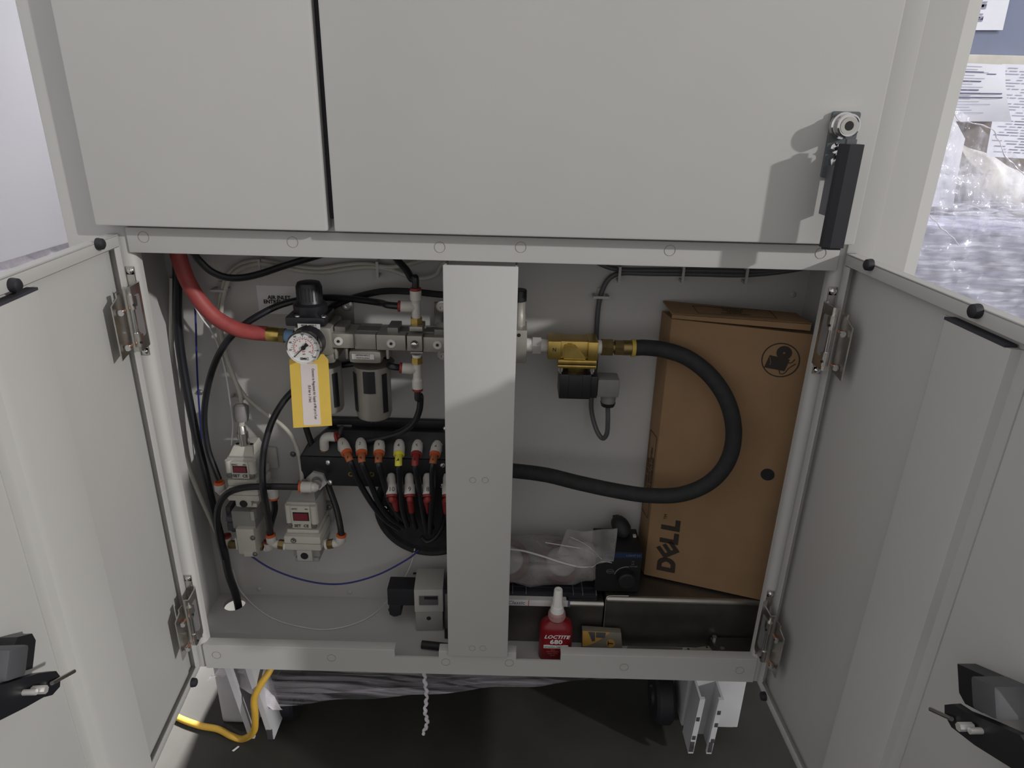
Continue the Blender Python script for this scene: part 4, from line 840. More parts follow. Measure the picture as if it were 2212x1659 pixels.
for px, py in ((556, 1166), (562, 1180), (503, 1176)):
    p = at(px, py, 0.1); mb = MB(); mb.cyl(p - X * 0.005, p + X * 0.005, 0.006, n=6); obj('brass_thread', mb, 'old_brass', sv)

# ------------------------------------------------------------------ cables and thin lines
CW = 'cream cables'
tube_thing('cream_cable', 'cream cable arching below the top rail and down to the regulator connector', [(1000, 548, 0.115), (957, 570, 0.118), (943, 592, 0.12), (918, 601, 0.122), (885, 598, 0.125), (845, 583, 0.127), (800, 577, 0.127), (750, 581, 0.127), (700, 588, 0.127), (650, 585, 0.127), (600, 575, 0.127), (560, 570, 0.127), (522, 579, 0.127), (497, 600, 0.127), (484, 636, 0.127), (476, 690, 0.126), (480, 730, 0.124), (490, 775, 0.122), (505, 815, 0.120), (518, 850, 0.115), (521, 875, 0.106)], 0.0028, 'cable_cream', 'cable', group=CW)
tube_thing('cream_cable', 'cream cable beside its twin, branching right to the lower digital regulator', [(960, 545, 0.122), (900, 566, 0.124), (840, 577, 0.126), (790, 570, 0.13), (740, 573, 0.13), (690, 580, 0.13), (640, 576, 0.13), (590, 567, 0.13), (555, 563, 0.13), (515, 573, 0.13), (490, 598, 0.13), (478, 636, 0.13), (471, 690, 0.129), (475, 730, 0.127), (487, 778, 0.125), (506, 820, 0.122), (526, 852, 0.120), (546, 872, 0.118), (576, 895, 0.115), (608, 918, 0.112), (631, 945, 0.11), (646, 985, 0.106), (652, 1028, 0.098), (653, 1066, 0.088)], 0.0028, 'cable_cream', 'cable', group=CW)
tube_thing('cream_cable', 'cream cable hanging loose down the left side wall', [(372, 600, 0.115), (371, 680, 0.118), (370, 770, 0.118), (375, 860, 0.115), (385, 930, 0.112), (402, 995, 0.110), (425, 1055, 0.108), (452, 1115, 0.108), (476, 1170, 0.11), (490, 1230, 0.118)], 0.0032, 'cable_cream', 'cable', group=CW)
tube_thing('white_wire', 'thin white wire from behind the red hose down to the upper digital regulator', [(412, 645, 0.122), (432, 682, 0.122), (458, 718, 0.122), (474, 755, 0.122), (487, 805, 0.12), (496, 860, 0.115), (503, 915, 0.11), (500, 962, 0.105)], 0.0011, 'wire_white', 'wire')
tube_thing('blue_air_line', 'thin blue line hanging vertically behind the red hose', [(419, 620, 0.125), (423, 700, 0.125), (425, 780, 0.125), (429, 860, 0.124), (434, 930, 0.122), (437, 990, 0.12)], 0.0012, 'wire_blue', 'wire')
tube_thing('blue_air_line', 'thin blue line sagging across the lower back wall below the regulators', [(528, 1190, 0.118), (545, 1203, 0.118), (585, 1228, 0.118), (640, 1249, 0.118), (700, 1261, 0.118), (755, 1259, 0.118), (820, 1240, 0.120), (880, 1208, 0.126), (905, 1188, 0.130)], 0.0013, 'wire_blue', 'wire')
FZ = ZB + 0.0075
tube_thing('white_wire', 'thin white wire looping over the cabinet floor from the hole to the bushing', [at(896, 1185, 0.13), at(889, 1215, 0.13), at(877, 1243, 0.128), at(860, 1270, 0.122), atz(838, 1297, FZ), atz(805, 1328, FZ), atz(758, 1350, FZ), atz(700, 1360, FZ), atz(640, 1352, FZ), atz(590, 1336, FZ), atz(555, 1313, FZ), atz(533, 1292, FZ + 0.004), at(515, 1268, 0.128), at(503, 1230, 0.122)], 0.0009, 'wire_white', 'wire', raw=True)
tube_thing('white_wire', 'short thin white wire beside the black tubes left of the upper regulator', [(484, 1058, 0.098), (481, 1080, 0.1), (477, 1110, 0.102), (474, 1140, 0.104)], 0.0011, 'wire_white', 'wire')

# ================================================================== RIGHT HALF OF THE COMPARTMENT
# ------------------------------------------------------------------ brass solenoid valve
va = thing('brass_valve', 'brass solenoid valve with black coil right of the centre mullion', 'valve', at(1240, 760, 0.12))
YV = 0.090
def vx(px, py=748): return at(px, py, YV).x
zc = at(1235, 748, YV).z; AX = Vector((0, YV, zc))
def xl_(prof, x0, n=24):
    m = MB(); m.lathe((x0, YV, zc), X, prof, n); return m
x0, x1 = vx(1120), vx(1150)
m = MB(); m.cyl((x0, YV, zc), (x1, YV, zc), 0.0082, n=22)
for i in range(6): m.cyl((vx(1138) + i * 0.0011, YV, zc), (vx(1138) + i * 0.0011 + 0.0006, YV, zc), 0.0088, n=22)
obj('threaded_nipple', m, 'bottle_white', va)
m = MB(); m.cyl((vx(1150), YV, zc), (vx(1168), YV, zc), 0.0112, n=6); obj('union_nut', m, 'bright_steel', va)
m = MB(); m.cyl((vx(1168), YV, zc), (vx(1183), YV, zc), 0.0080, n=22); obj('nipple_end', m, 'label_white', va)
X0, X1 = vx(1182), vx(1289); W = X1 - X0
m = MB()
m.box((X0, YV - 0.018, zc - 0.0115), (X0 + W * 0.26, YV + 0.018, zc + 0.0115), 0.0012)
m.box((X1 - W * 0.20, YV - 0.018, zc - 0.0115), (X1, YV + 0.018, zc + 0.0115), 0.0012)
m.box((X0 + W * 0.20, YV - 0.014, zc - 0.011), (X1 - W * 0.15, YV + 0.016, zc + 0.0108), 0.0012)
vb_ = obj('valve_body', m, 'brass', va)
m = MB()
m.prism([(X0 + W * 0.30, YV - 0.0172, zc - 0.0115), (X0 + W * 0.30, YV - 0.0172, zc + 0.0045), (X0 + W * 0.36, YV - 0.0172, zc + 0.0085), (X0 + W * 0.50, YV - 0.0172, zc + 0.0085), (X0 + W * 0.58, YV - 0.0172, zc + 0.0050), (X0 + W * 0.80, YV - 0.0172, zc - 0.0115)], (0, 0.008, 0))
bmesh.ops.bevel(m.bm, geom=m.bm.edges[:], offset=0.0018, segments=2, affect='EDGES'); obj('cast_boss', m, 'brass', vb_)
text('cast_mark', 'N', (X0 + W * 0.13, YV - 0.0182, zc + 0.001), 0.006, X, Z, 'ink', vb_, bold=0.0001)
zf_ = zc - 0.0115; fx0, fx1 = vx(1203, 780), vx(1285, 780); fc = (fx0 + fx1) / 2
for k_, (dz0, dz1) in enumerate(((0.0, 0.0055), (0.0062, 0.0105))):
    m = MB(); m.box((fx0, YV - 0.019, zf_ - dz1), (fx1, YV + 0.019, zf_ - dz0), 0.001); obj('cover_flange', m, 'brass', va)
for sx in (-1, 1):
    for sy in (-1, 1):
        q = Vector((fc + sx * (fx1 - fx0) * 0.41, YV + sy * 0.014, zf_ - 0.0105)); m = MB(); m.cyl(q, q - Z * 0.005, 0.0034, n=12); m.cyl(q - Z * 0.005, q - Z * 0.008, 0.0020, n=10); obj('cover_bolt', m, 'chrome', va)
m = MB(); m.lathe((fc, YV, zf_ - 0.0105), -Z, [(0.0150, 0), (0.0135, 0.006), (0.0125, 0.009), (0, 0.009)], 8); obj('hex_bonnet', m, 'brass', va, 20)
cz = zf_ - 0.0185; c0, c1 = vx(1206, 830), vx(1273, 830)
m = MB(); m.box((c0, YV - 0.0185, cz - 0.0325), (c1, YV + 0.0185, cz), 0.0018); m.box((c1 - 0.0005, YV - 0.0135, cz - 0.0325), (vx(1288, 830), YV + 0.0135, cz - 0.004), 0.001)
m.box((fc - 0.009, YV - 0.0195, cz - 0.031), (fc + 0.008, YV - 0.017, cz - 0.001), 0.0008); obj('coil', m, 'black_plastic', va, 20)
g0, g1 = vx(1287, 845), vx(1334, 845)
m = MB(); m.box((g0, YV - 0.0135, cz - 0.0315), (g1, YV + 0.0135, cz - 0.0075), 0.003); obj('plug_connector', m, 'connector_grey', va)
gx = vx(1313, 870)
m = MB(); m.lathe((gx, YV, cz - 0.0315), -Z, [(0.0098, 0), (0.0095, 0.007), (0.0088, 0.0115), (0, 0.0115)], 22); obj('cable_gland', m, 'connector_grey', va)
m = MB(); m.cyl((gx, YV, cz - 0.0428), (gx, YV, cz - 0.0478), 0.0098, 0.0085, n=12); obj('gland_nut', m, 'black_plastic', va)
m = MB(); m.cyl((X1, YV, zc), (vx(1299), YV, zc), 0.0086, n=22); obj('thread_tape', m, 'bottle_white', va)
gland = Vector((gx, YV, cz - 0.0478))

# ------------------------------------------------------------------ black hose with brass couplings
bh = thing('black_air_hose', 'thick black rubber hose looping in front of the cardboard box', 'hose', at(1480, 1000, 0.05))
m = MB(); m.cyl((vx(1299), YV, zc), (vx(1323), YV, zc), 0.0112, n=6); obj('hex_coupling', m, 'old_brass', bh)
m = MB(); m.cyl((vx(1323), YV, zc), (vx(1330), YV, zc), 0.0072, n=20); m.cyl((vx(1328), YV, zc), (vx(1346), YV, zc), 0.0102, n=6); m.cyl((vx(1346), YV, zc), (vx(1365), YV, zc), 0.0094, n=24); obj('hose_barb', m, 'copper' if False else 'old_brass', bh)
m = MB(); m.cyl((vx(1364), YV, zc), (vx(1372), YV, zc), 0.0110, n=26); obj('yellow_ring', m, 'ring_yellow', bh)
hp = [Vector((vx(1371), YV, zc)), at(1395, 751, 0.088), at(1440, 757, 0.080), at(1490, 776, 0.070), at(1540, 818, 0.058), at(1574, 875, 0.048), at(1585, 940, 0.044), at(1570, 1000, 0.044), at(1530, 1044, 0.046), at(1470, 1068, 0.052), at(1400, 1070, 0.060), at(1330, 1060, 0.068), at(1250, 1043, 0.078), at(1180, 1026, 0.088), at(1110, 1017, 0.096), at(1040, 1012, 0.104)]
m = MB(); m.tube(smoothpath(hp, 10), 0.0098, 24); obj('rubber_hose', m, 'black_hose', bh)

# ------------------------------------------------------------------ grey cables on the right
tube_thing('grey_cable', 'grey cable clipped along the top right of back wall and dropping behind the brass valve', [(1760, 575, 0.125), (1680, 588, 0.132), (1600, 594, 0.134), (1500, 592, 0.134), (1400, 591, 0.134), (1345, 590, 0.134), (1318, 600, 0.134), (1302, 625, 0.134), (1293, 660, 0.134), (1289, 710, 0.134), (1287, 780, 0.134), (1282, 830, 0.132), (1277, 870, 0.125), (1280, 900, 0.115), (1290, 932, 0.105), (1302, 947, 0.098), (1311, 936, 0.093), (1313, 910, 0.090), (1313, 890, 0.0902), (1313, 878, 0.0900)], 0.0031, 'cable_grey', 'cable', group='grey cables')
tube_thing('grey_cable', 'second grey cable running just above its twin under the top rail', [(1800, 560, 0.120), (1700, 580, 0.130), (1640, 586, 0.133), (1560, 585, 0.1345), (1470, 584, 0.1345), (1400, 584, 0.1345), (1340, 583, 0.1345), (1300, 572, 0.132), (1260, 548, 0.13)], 0.0028, 'cable_grey', 'cable', group='grey cables')

# ------------------------------------------------------------------ steel trays on the cabinet floor
FZ0 = ZB + 0.0062
def tray(x0, x1, y0, y1, z1, label, nm='steel_tray'):
    t = thing(nm, label, 'tray', ((x0 + x1) / 2, (y0 + y1) / 2, FZ0), 'steel trays')
    m = MB(); m.box((x0, y0, FZ0), (x1, y0 + 0.002, z1 - 0.004)); obj('front_wall', m, 'dark_steel', t)
    m = MB(); m.box((x0, y0 + 0.0022, z1 - 0.0035), (x1, y1, z1 - 0.0015)); obj('lid', m, 'dark_steel', t)
    m = MB(); m.box((x0, y0 + 0.0022, FZ0), (x0 + 0.002, y1, z1 - 0.004)); m.box((x1 - 0.002, y0 + 0.0022, FZ0), (x1, y1, z1 - 0.004)); obj('side_walls', m, 'dark_steel', t)
    m = MB(); m.tube([(x0 + 0.0005, y0 + 0.003, z1 - 0.0055), (x1, y0 + 0.003, z1 - 0.0055)], 0.0050, 18); obj('rolled_rim', m, 'steel_rim', t)
    m = MB(); m.tube(smoothpath([(x0 - 0.0006, y0 - 0.001, FZ0 + 0.002), (x0 - 0.0006, y0 - 0.001, z1 - 0.012), (x0 - 0.0004, y0 - 0.001, z1 - 0.003), (x0 + 0.004, y0 + 0.001, z1 + 0.0004), (x0 + 0.03, y0 + 0.002, z1 + 0.0006)], 6), 0.0009, 8); obj('folded_edge', m, 'steel_rim', t)
    return t
tz = 0.2505; YTr = 0.052
xs = at(1308, 1300, YTr).x
tray(xs + 0.001, 0.362, YTr, 0.138, tz, 'dark steel tray with rolled rim under the cardboard box')
tray(-0.060, xs - 0.0015, YTr + 0.004, 0.138, 0.2380, 'dark steel tray with rolled rim behind the red bottle')

# ------------------------------------------------------------------ DELL cardboard box, standing on end and slightly skewed
bx = thing('cardboard_box', 'long brown cardboard box standing on end at the right', 'box', (0.27, 0.09, tz))
A = Vector((0.1950, 0.100, tz + 0.0015)); Bv = Vector((0.3480, 0.0500, tz + 0.0015)); Dv = Vector((-0.0052, 0.036, 0)); ht = at(1452, 689, 0.10).z - A.z
front_x = (Bv - A).normalized(); Up = front_x * -0.0026 + Z * ht
front_x = (Bv - A).normalized(); front_n = Vector((front_x.y, -front_x.x, 0)).normalized()
m = MB(); m.hexa([A, Bv, Bv + Dv, A + Dv, A + Up, Bv + Up, Bv + Dv + Up, A + Dv + Up], 0.0012); obj('carton_body', m, 'cardboard', bx, 25)
def F(px, py, off=0.0004):
    """point of the carton's front face seen at a measured spot"""
    r = ray(px, py); o_ = A + front_n * off; t = (o_ - CAM).dot(front_n) / r.dot(front_n); return CAM + r * t
# open tuck flap along the top
f0, f1 = A + Up + Dv * 1.0, Bv + Up + Dv * 1.0
g0 = F(1452, 689) - front_n * 0.0; 
m = MB(); fa = A + Up + Vector((0, 0, 0.0012)); fb_ = A + Up + (Bv - A) * 0.97 + Vector((0, 0, 0.0012))
fl0, fl1 = fa + Dv * 0.98 + Z * 0.010, fb_ + Dv * 0.98 + Z * 0.012; fr0, fr1 = fa + Z * 0.004 + front_n * 0.002, fb_ + Z * 0.011 + front_n * 0.004
m.hexa([fr0, fr1, fl1, fl0, fr0 + Z * 0.0022, fr1 + Z * 0.0022, fl1 + Z * 0.0022, fl0 + Z * 0.0022], 0.0004); m.hexa([fr0 - Z * 0.004 - front_n * 0.0022, fr1 - Z * 0.007 - front_n * 0.0022, fr1 - Z * 0.007, fr0 - Z * 0.004, fr0 + Z * 0.002 - front_n * 0.0022, fr1 + Z * 0.002 - front_n * 0.0022, fr1 + Z * 0.002, fr0 + Z * 0.002]); obj('tuck_flap', m, 'cardboard', bx, 25)
mid = (fr0 + fr1 + fl0 + fl1) / 4 + Z * 0.0024; fu = (fr1 - fr0).normalized(); fv = (fl0 - fr0).normalized()
m = MB(); m.plate(rrect(-0.045, -0.011, 0.045, 0.011, 0.001), [rrect(-0.0443, -0.0103, 0.0443, 0.0103, 0.001)], (mid, fu, fv), 0.0002); obj('flap_frame', m, 'box_print', bx, 0)
for i in range(4): text('flap_print', ('THIS SIDE UP', 'KEYBOARD', 'FRAGILE', 'MADE IN CHINA')[i], mid + fv * (0.007 - i * 0.0045), 0.0045, fu, fv, 'box_print', bx)
# printed block on the narrow left side
sn = Vector((-1, 0, 0)); sb = A + Dv * 0.5 + sn * 0.0011
sx_, sy_ = Z, (A - (A + Dv)).normalized() * -1
m = MB(); m.plate(rrect(0.09, -0.013, 0.215, 0.013, 0.001), [rrect(0.0908, -0.0122, 0.2142, 0.0122, 0.001)], (sb + Vector((-0.001, 0, 0)), Z, Vector((-Dv.x, -Dv.y, 0)) * -1), -0.0002); obj('side_frame', m, 'box_print', bx, 0)
for i in range(3): text('side_print', ('ALERT PLEASE READ', 'DO NOT DROP OR CRUSH', 'ROHS  PB FREE')[i], sb + Vector((-0.0012, 0, 0.152)) + Dv.normalized() * (-0.008 + 0.008 * i), 0.0068, Z, -Dv.normalized() * 1.0, 'box_print', bx, bold=0.0001)
# round hand hole
hcn = F(1658, 1025); m = MB(); m.cyl(hcn + front_n * 0.0001, hcn + front_n * 0.0005, 0.0082, n=26); obj('hand_hole', m, 'ink', bx)
# DELL lettering, reading upwards
P0 = F(1457, 1238); P1 = F(1471, 1122); rd = (P1 - P0).normalized(); up_ = (F(1418, 1234) - F(1457, 1238)); hgt = up_.length; up_ = (up_ - rd * up_.dot(rd)).normalized(); Ltot = (P1 - P0).length
def letter(poly, holes, s0, ang=0.0, org=(0, 0)):
    def tr(p):
        a = math.radians(ang); x_, y_ = p[0] - org[0], p[1] - org[1]
        return (s0 + (org[0] + x_ * math.cos(a) - y_ * math.sin(a)) * hgt, (org[1] + x_ * math.sin(a) + y_ * math.cos(a)) * hgt)
    m = MB(); m.plate([tr(p) for p in poly], [[tr(p) for p in h] for h in holes], (P0 + front_n * 0.0002, rd, up_), 0.0002); return m
Dp = [(0, 0), (0.5, 0)] + [(0.5 + 0.42 * math.sin(math.radians(a)), 0.5 - 0.5 * math.cos(math.radians(a))) for a in range(15, 180, 15)] + [(0.5, 1), (0, 1)]
Dh = [(0.27, 0.25), (0.27, 0.75), (0.48, 0.75), (0.62, 0.62), (0.66, 0.5), (0.62, 0.38), (0.48, 0.25)]
Ep = [(0, 0), (0.80, 0), (0.80, 0.24), (0.26, 0.24), (0.26, 0.39), (0.78, 0.39), (0.78, 0.61), (0.26, 0.61), (0.26, 0.76), (0.80, 0.76), (0.80, 1), (0, 1)]
Lp = [(0, 0), (0.70, 0), (0.70, 0.26), (0.28, 0.26), (0.28, 1), (0, 1)]
unitL = Ltot / hgt
for nm, pl_, hl_, s_, an in (('D', Dp, [Dh], 0.0, 0), ('E', Ep, [], 0.30 * unitL, 38), ('L', Lp, [], 0.53 * unitL, 0), ('L', Lp, [], 0.77 * unitL, 0)):
    obj('logo_letter', letter(pl_, hl_, s_ * hgt, an, (0.4, 0.5)), 'box_print', bx, 0)
text('trade_mark', 'TM', F(1438, 1116), 0.006, rd, up_, 'box_print', bx)
# disc-and-book pictogram in a ring
ic = F(1686, 778); iu = front_x; ir = 38.5 * mpp(1686, 778, 0.07)
m = MB(); m.plate(circ(ir, 44), [circ(ir * 0.94, 44)], (ic, iu, Z), 0.0002); obj('pictogram_ring', m, 'box_print', bx, 0)
m = MB(); m.plate(circ(ir * 0.40, 30, ir * 0.12, ir * 0.44), [circ(ir * 0.06, 10, ir * 0.12, ir * 0.44)], (ic, iu, Z), 0.0002); obj('pictogram_disc', m, 'box_print', bx, 0)
m = MB(); m.plate([(-0.78 * ir, -0.52 * ir), (0.30 * ir, -0.60 * ir), (0.46 * ir, 0.10 * ir), (-0.60 * ir, 0.22 * ir)], [], (ic + front_n * 0.0003, iu, Z), 0.0002); obj('pictogram_book', m, 'box_print', bx, 0)
m = MB(); m.tube([ic + front_n * 0.0006 + iu * (x_ * ir) + Z * (z_ * ir) for x_, z_ in ((-0.58, 0.12), (-0.48, -0.2), (-0.5, -0.34))], 0.0003, 5); obj('pictogram_line', m, 'cardboard', bx)
m = MB(); m.tube(smoothpath([ic + front_n * 0.0003 + iu * (x_ * ir) + Z * (z_ * ir) for x_, z_ in ((0.02, -0.58), (0.10, -0.78), (0.32, -0.72), (0.48, -0.42), (0.64, -0.25), (0.80, -0.10))], 5), 0.00045, 5); m.tube(smoothpath([ic + front_n * 0.0003 + iu * (x_ * ir) + Z * (z_ * ir) for x_, z_ in ((0.42, -0.10), (0.58, -0.06), (0.72, 0.16))], 5), 0.00045, 5); obj('pictogram_cable', m, 'box_print', bx)

# ------------------------------------------------------------------ small light controller
ct = thing('control_box', 'small black control box with a blue stripe and dial between bag and box', 'control box', at(1345, 1262, 0.08))
YC = 0.062; cz0 = tz + 0.0008; p0, p1 = at(1290, 1194, YC), at(1389, 1194, YC); cz1 = p1.z
m = MB(); m.box((p0.x, YC, cz0), (p1.x, 0.118, cz1), 0.0015); obj('housing', m, 'controller', ct)
m = MB(); m.box((p0.x + 0.001, YC - 0.0006, cz1 - 0.0085), (p1.x - 0.001, YC + 0.0002, cz1 - 0.0015)); obj('blue_stripe', m, 'controller_blue', ct)
text('stripe_text', 'LIGHT LV', (p1.x - 0.0125, YC - 0.0008, cz1 - 0.0045), 0.0042, X, Z, 'screen_print', ct, narrow=1.1); text('stripe_text', 'LOW', (p1.x - 0.0465, YC - 0.0008, cz1 - 0.0045), 0.0048, X, Z, 'screen_print', ct, narrow=1.1)
text('panel_text', 'HI', (p1.x - 0.012, YC - 0.0003, cz1 - 0.0145), 0.0032, X, Z, 'screen_print', ct); text('panel_text', 'LO', (p1.x - 0.012, YC - 0.0003, cz1 - 0.0185), 0.0032, X, Z, 'screen_print', ct); text('panel_text', 'POWER', (p1.x - 0.0105, YC - 0.0003, cz1 - 0.0225), 0.0030, X, Z, 'screen_print', ct)
kc = at(1352, 1246, YC); kc.y = YC
m = MB(); m.lathe(kc, -Yv, [(0, 0), (0.0125, 0), (0.0118, 0.010), (0.0100, 0.0115), (0, 0.0118)], 28); obj('dial_knob', m, 'knob', ct)
m = MB(); m.tube([kc + Vector((0.0165 * math.sin(math.radians(a)), -0.0004, 0.0165 * math.cos(math.radians(a)))) for a in range(-75, 10, 6)], 0.0006, 6); obj('dial_arc', m, 'screen_print', ct)
lg_ = at(1318, 1234, YC - 0.0004); m = MB(); m.plate(circ(0.0052, 22, 0, 0, 0.0033), [circ(0.0047, 22, 0, 0, 0.0029)], (lg_, X, Z), 0.0002); obj('round_logo', m, 'screen_print', ct, 0); text('logo_text', 'SMART', lg_, 0.0026, X, Z, 'screen_print', ct)
m = MB(); m.box((at(1366, 1162, 0.1).x, 0.096, cz1), (at(1373, 1162, 0.1).x, 0.101, cz1 + 0.003), 0.0006); obj('indicator', m, 'valve_light', ct)
m = MB(); m.tube(smoothpath([(at(1352, 1160, 0.105).x, 0.105, cz1 - 0.001), at(1347, 1148, 0.106), at(1338, 1132, 0.112), at(1331, 1124, 0.120)], 6), lambda t: 0.0085 + 0.004 * math.sin(t * math.pi), 14); m.tube([at(1331, 1122, 0.120), at(1330, 1113, 0.124)], 0.0045, 10); obj('cable_plug', m, 'rubber', ct)

# ------------------------------------------------------------------ flat black case with a "Classic" strip, on the left tray
cs = thing('ribbed_case', 'flat black ribbed plastic case with white label strip on the left tray', 'case', (0.02, 0.09, 0.2380))
YK = 0.0535; k0, k1 = at(1075, 1300, YK).x, at(1226, 1300, YK).x; kz0 = 0.2382; ke = at(1292, 1290, YK).x
m = MB(); m.box((-0.068, YK + 0.004, kz0), (ke, 0.125, kz0 + 0.0125), 0.0025); obj('case_body', m, 'case_plastic', cs)
m = MB(); m.box((-0.068, YK - 0.0048, kz0 - 0.0040), (k1, YK - 0.0030, kz0 + 0.0058), 0.0005); m.box((-0.066, YK - 0.0035, kz0 + 0.0040), (k1 - 0.002, YK + 0.0045, kz0 + 0.0056)); obj('white_strip', m, 'label_white', cs)
text('strip_text', 'Classic', Vector((at(1115, 1297, YK - 0.005).x, YK - 0.0049, kz0 + 0.0010)), 0.0085, X, Z, 'print_dark', cs, shear=0.25)
m = MB(); m.box((at(1141, 1300, YK).x, YK - 0.0051, kz0 - 0.0038), (at(1142.5, 1300, YK).x, YK - 0.0045, kz0 + 0.0056)); obj('red_bar', m, 'red_ink', cs)
m = MB(); m.box((k1 + 0.0003, YK - 0.0048, kz0 - 0.0040), (k1 + 0.003, YK - 0.0030, kz0 + 0.0058)); obj('strip_end', m, 'print_dark', cs)
for px in (1107, 1136, 1237, 1257, 1286):
    q = at(px, 1285, YK + 0.010); m = MB(); m.box((q.x - 0.0006, YK + 0.002, kz0 + 0.010), (q.x + 0.0006, 0.118, kz0 + 0.0145), 0.0003); obj('rib', m, 'case_grey', cs)
m = MB(); m.box((-0.066, YK + 0.014, kz0 + 0.0126), (ke - 0.003, YK + 0.017, kz0 + 0.0142)); m.box((-0.066, YK + 0.045, kz0 + 0.0126), (ke - 0.003, YK + 0.048, kz0 + 0.0142)); obj('long_rib', m, 'case_plastic', cs)
ktop = kz0 + 0.0148

# ------------------------------------------------------------------ clear bag with tape rolls
bg = thing('plastic_bag', 'clear crumpled zip bag holding tape rolls beside the centre mullion', 'bag', (0.05, 0.09, ktop))
def blob(u, v):
    a, b = u * 2 * math.pi, v * math.pi
    return a, b
m = MB(); nu, nv = 56, 28
bc = Vector((0.033, 0.087, ktop + 0.030)); verts = []
for j in range(nv + 1):
    row = []
    for i in range(nu):
        a = 2 * math.pi * i / nu; b = -math.pi / 2 + math.pi * j / nv
        cx_ = math.cos(b); 
        d = Vector((cx_ * math.cos(a), cx_ * math.sin(a), math.sin(b)))
        e = 0.55
        q = Vector([math.copysign(abs(t) ** e, t) for t in d])
        p = Vector((q.x * 0.115, q.y * 0.033, q.z * 0.030))
        p.z *= 0.70 + 0.30 * (1 - abs(p.x) / 0.112) + 0.18 * noise.noise(p * 18)
        p.y *= 0.75 + 0.25 * (1 - (abs(p.x) / 0.112) ** 2)
        nn = noise.fractal(p * 45, 1.0, 2.0, 4)
        rdg = abs(noise.noise(p * 28 + Vector((3, 1, 2))))
        p += d * (0.0040 * nn - 0.005 * rdg)
        p += bc; p.z = max(p.z, ktop + 0.0006); p.y = min(p.y, 0.1385)
        row.append(m.bm.verts.new(p))
    verts.append(row)
for j in range(nv):
    for i in range(nu): m.bm.faces.new((verts[j][i], verts[j][(i + 1) % nu], verts[j + 1][(i + 1) % nu], verts[j + 1][i]))
bmesh.ops.remove_doubles(m.bm, verts=m.bm.verts[:], dist=0.0003)
obj('bag_skin', m, 'bag_film', bg, 25)
m = MB(); m.sheet(at(1190, 1230, 0.060), at(1326, 1214, 0.055), at(1334, 1142, 0.060), at(1225, 1146, 0.085), 26, 16, lambda u, v, p: p + Vector((0, 0.004 * noise.noise(p * 60), 0.0035 * noise.noise(p * 40 + Vector((5, 5, 5)))))); obj('bag_mouth', m, 'bag_film', bg, 25)
m = MB(); m.tube(smoothpath([at(1095, 1186, 0.064), at(1130, 1190, 0.061), at(1170, 1201, 0.059), at(1210, 1214, 0.058), at(1250, 1224, 0.060), at(1280, 1224, 0.066)], 8), 0.0013, 8); obj('zip_strip', m, 'fitting_white', bg)
m = MB(); m.tube(smoothpath([at(1178, 1172, 0.068), at(1220, 1179, 0.066), at(1265, 1188, 0.068), at(1302, 1210, 0.072)], 8), 0.0006, 6); obj('bag_fold_glint', m, 'fitting_white', bg)  # white thread standing in for a glint along a bag crease
for q in ([(1278, 1226, 0.060), (1300, 1213, 0.0575), (1322, 1216, 0.0555)], [(1232, 1160, 0.072), (1268, 1178, 0.066), (1300, 1208, 0.058)]):
    m = MB(); m.tube(smoothpath([at(*p) for p in q], 8), 0.00032, 6); obj('bag_fold_glint', m, 'fitting_white', bg)  # thin white threads drawn as specular glints on the creases
for (px, py, tilt), lab in (((1212, 1213, 0.42), 'roll of brown tape with pale core inside the clear bag, right one'), ((1098, 1215, -0.30), 'roll of brown tape inside the clear bag, partly behind the mullion')):
    rl = thing('tape_roll', lab, 'tape', at(px, py + 20, 0.09), 'tape rolls in the bag')
    c = at(px, py, 0.092); c.z = ktop + 0.0225; ax = Vector((tilt * 0.35, -0.55, 0.83)).normalized()
    m = MB(); m.lathe(c - ax * 0.008, ax, [(0.0225, 0), (0.0295, 0), (0.0295, 0.013), (0.0225, 0.013), (0.0225, 0)], 36); obj('tape_winding', m, 'tape_ring', rl)
    m = MB(); m.lathe(c - ax * 0.0078, ax, [(0.0, 0.017), (0.0130, 0.0155), (0.0200, 0.0120), (0.0224, 0.008), (0.0224, 0.001), (0, 0.001)], 36); obj('tape_core', m, 'tape_core', rl)

# ------------------------------------------------------------------ red bottle
bo = thing('adhesive_bottle', 'small dark red bottle with white nozzle cap standing behind the front lip', 'bottle', (at(1200, 1400, 0.03).x, 0.03, FZ0))
bc = Vector((at(1200, 1380, 0.030).x, 0.032, FZ0))
m = MB(); rows = []
prof = [(0.0, 0.96), (0.002, 1.0), (0.040, 1.0), (0.0500, 0.985), (0.0565, 0.90), (0.0600, 0.72), (0.0625, 0.52), (0.0632, 0.46), (0.066, 0.45)]
n = 40
for z_, s_ in prof:
    rows.append([m.bm.verts.new(bc + Vector((0.0225 * s_ * math.copysign(abs(math.cos(a)) ** 0.75, math.cos(a)), (0.0140 * min(1, s_ * 1.05)) * math.copysign(abs(math.sin(a)) ** 0.75, math.sin(a)), z_))) for a in [2 * math.pi * i / n for i in range(n)]])
for r0, r1 in zip(rows, rows[1:]):
    for i in range(n): m.bm.faces.new((r0[i], r0[(i + 1) % n], r1[(i + 1) % n], r1[i]))
m.bm.faces.new(rows[0][::-1]); m.bm.faces.new(rows[-1]); obj('bottle_body', m, 'bottle_red', bo, 40)
m = MB(); m.lathe(bc + Z * 0.064, Z, [(0, 0), (0.0108, 0), (0.0112, 0.001), (0.0112, 0.0095), (0.0100, 0.0115), (0, 0.0115)], 36)
for i in range(28):
    a = 2 * math.pi * i / 28; q = bc + Vector((0.0112 * math.cos(a), 0.0112 * math.sin(a), 0.0655)); m.tube([q, q + Z * 0.007], 0.0005, 5)
obj('ribbed_collar', m, 'bottle_collar', bo)
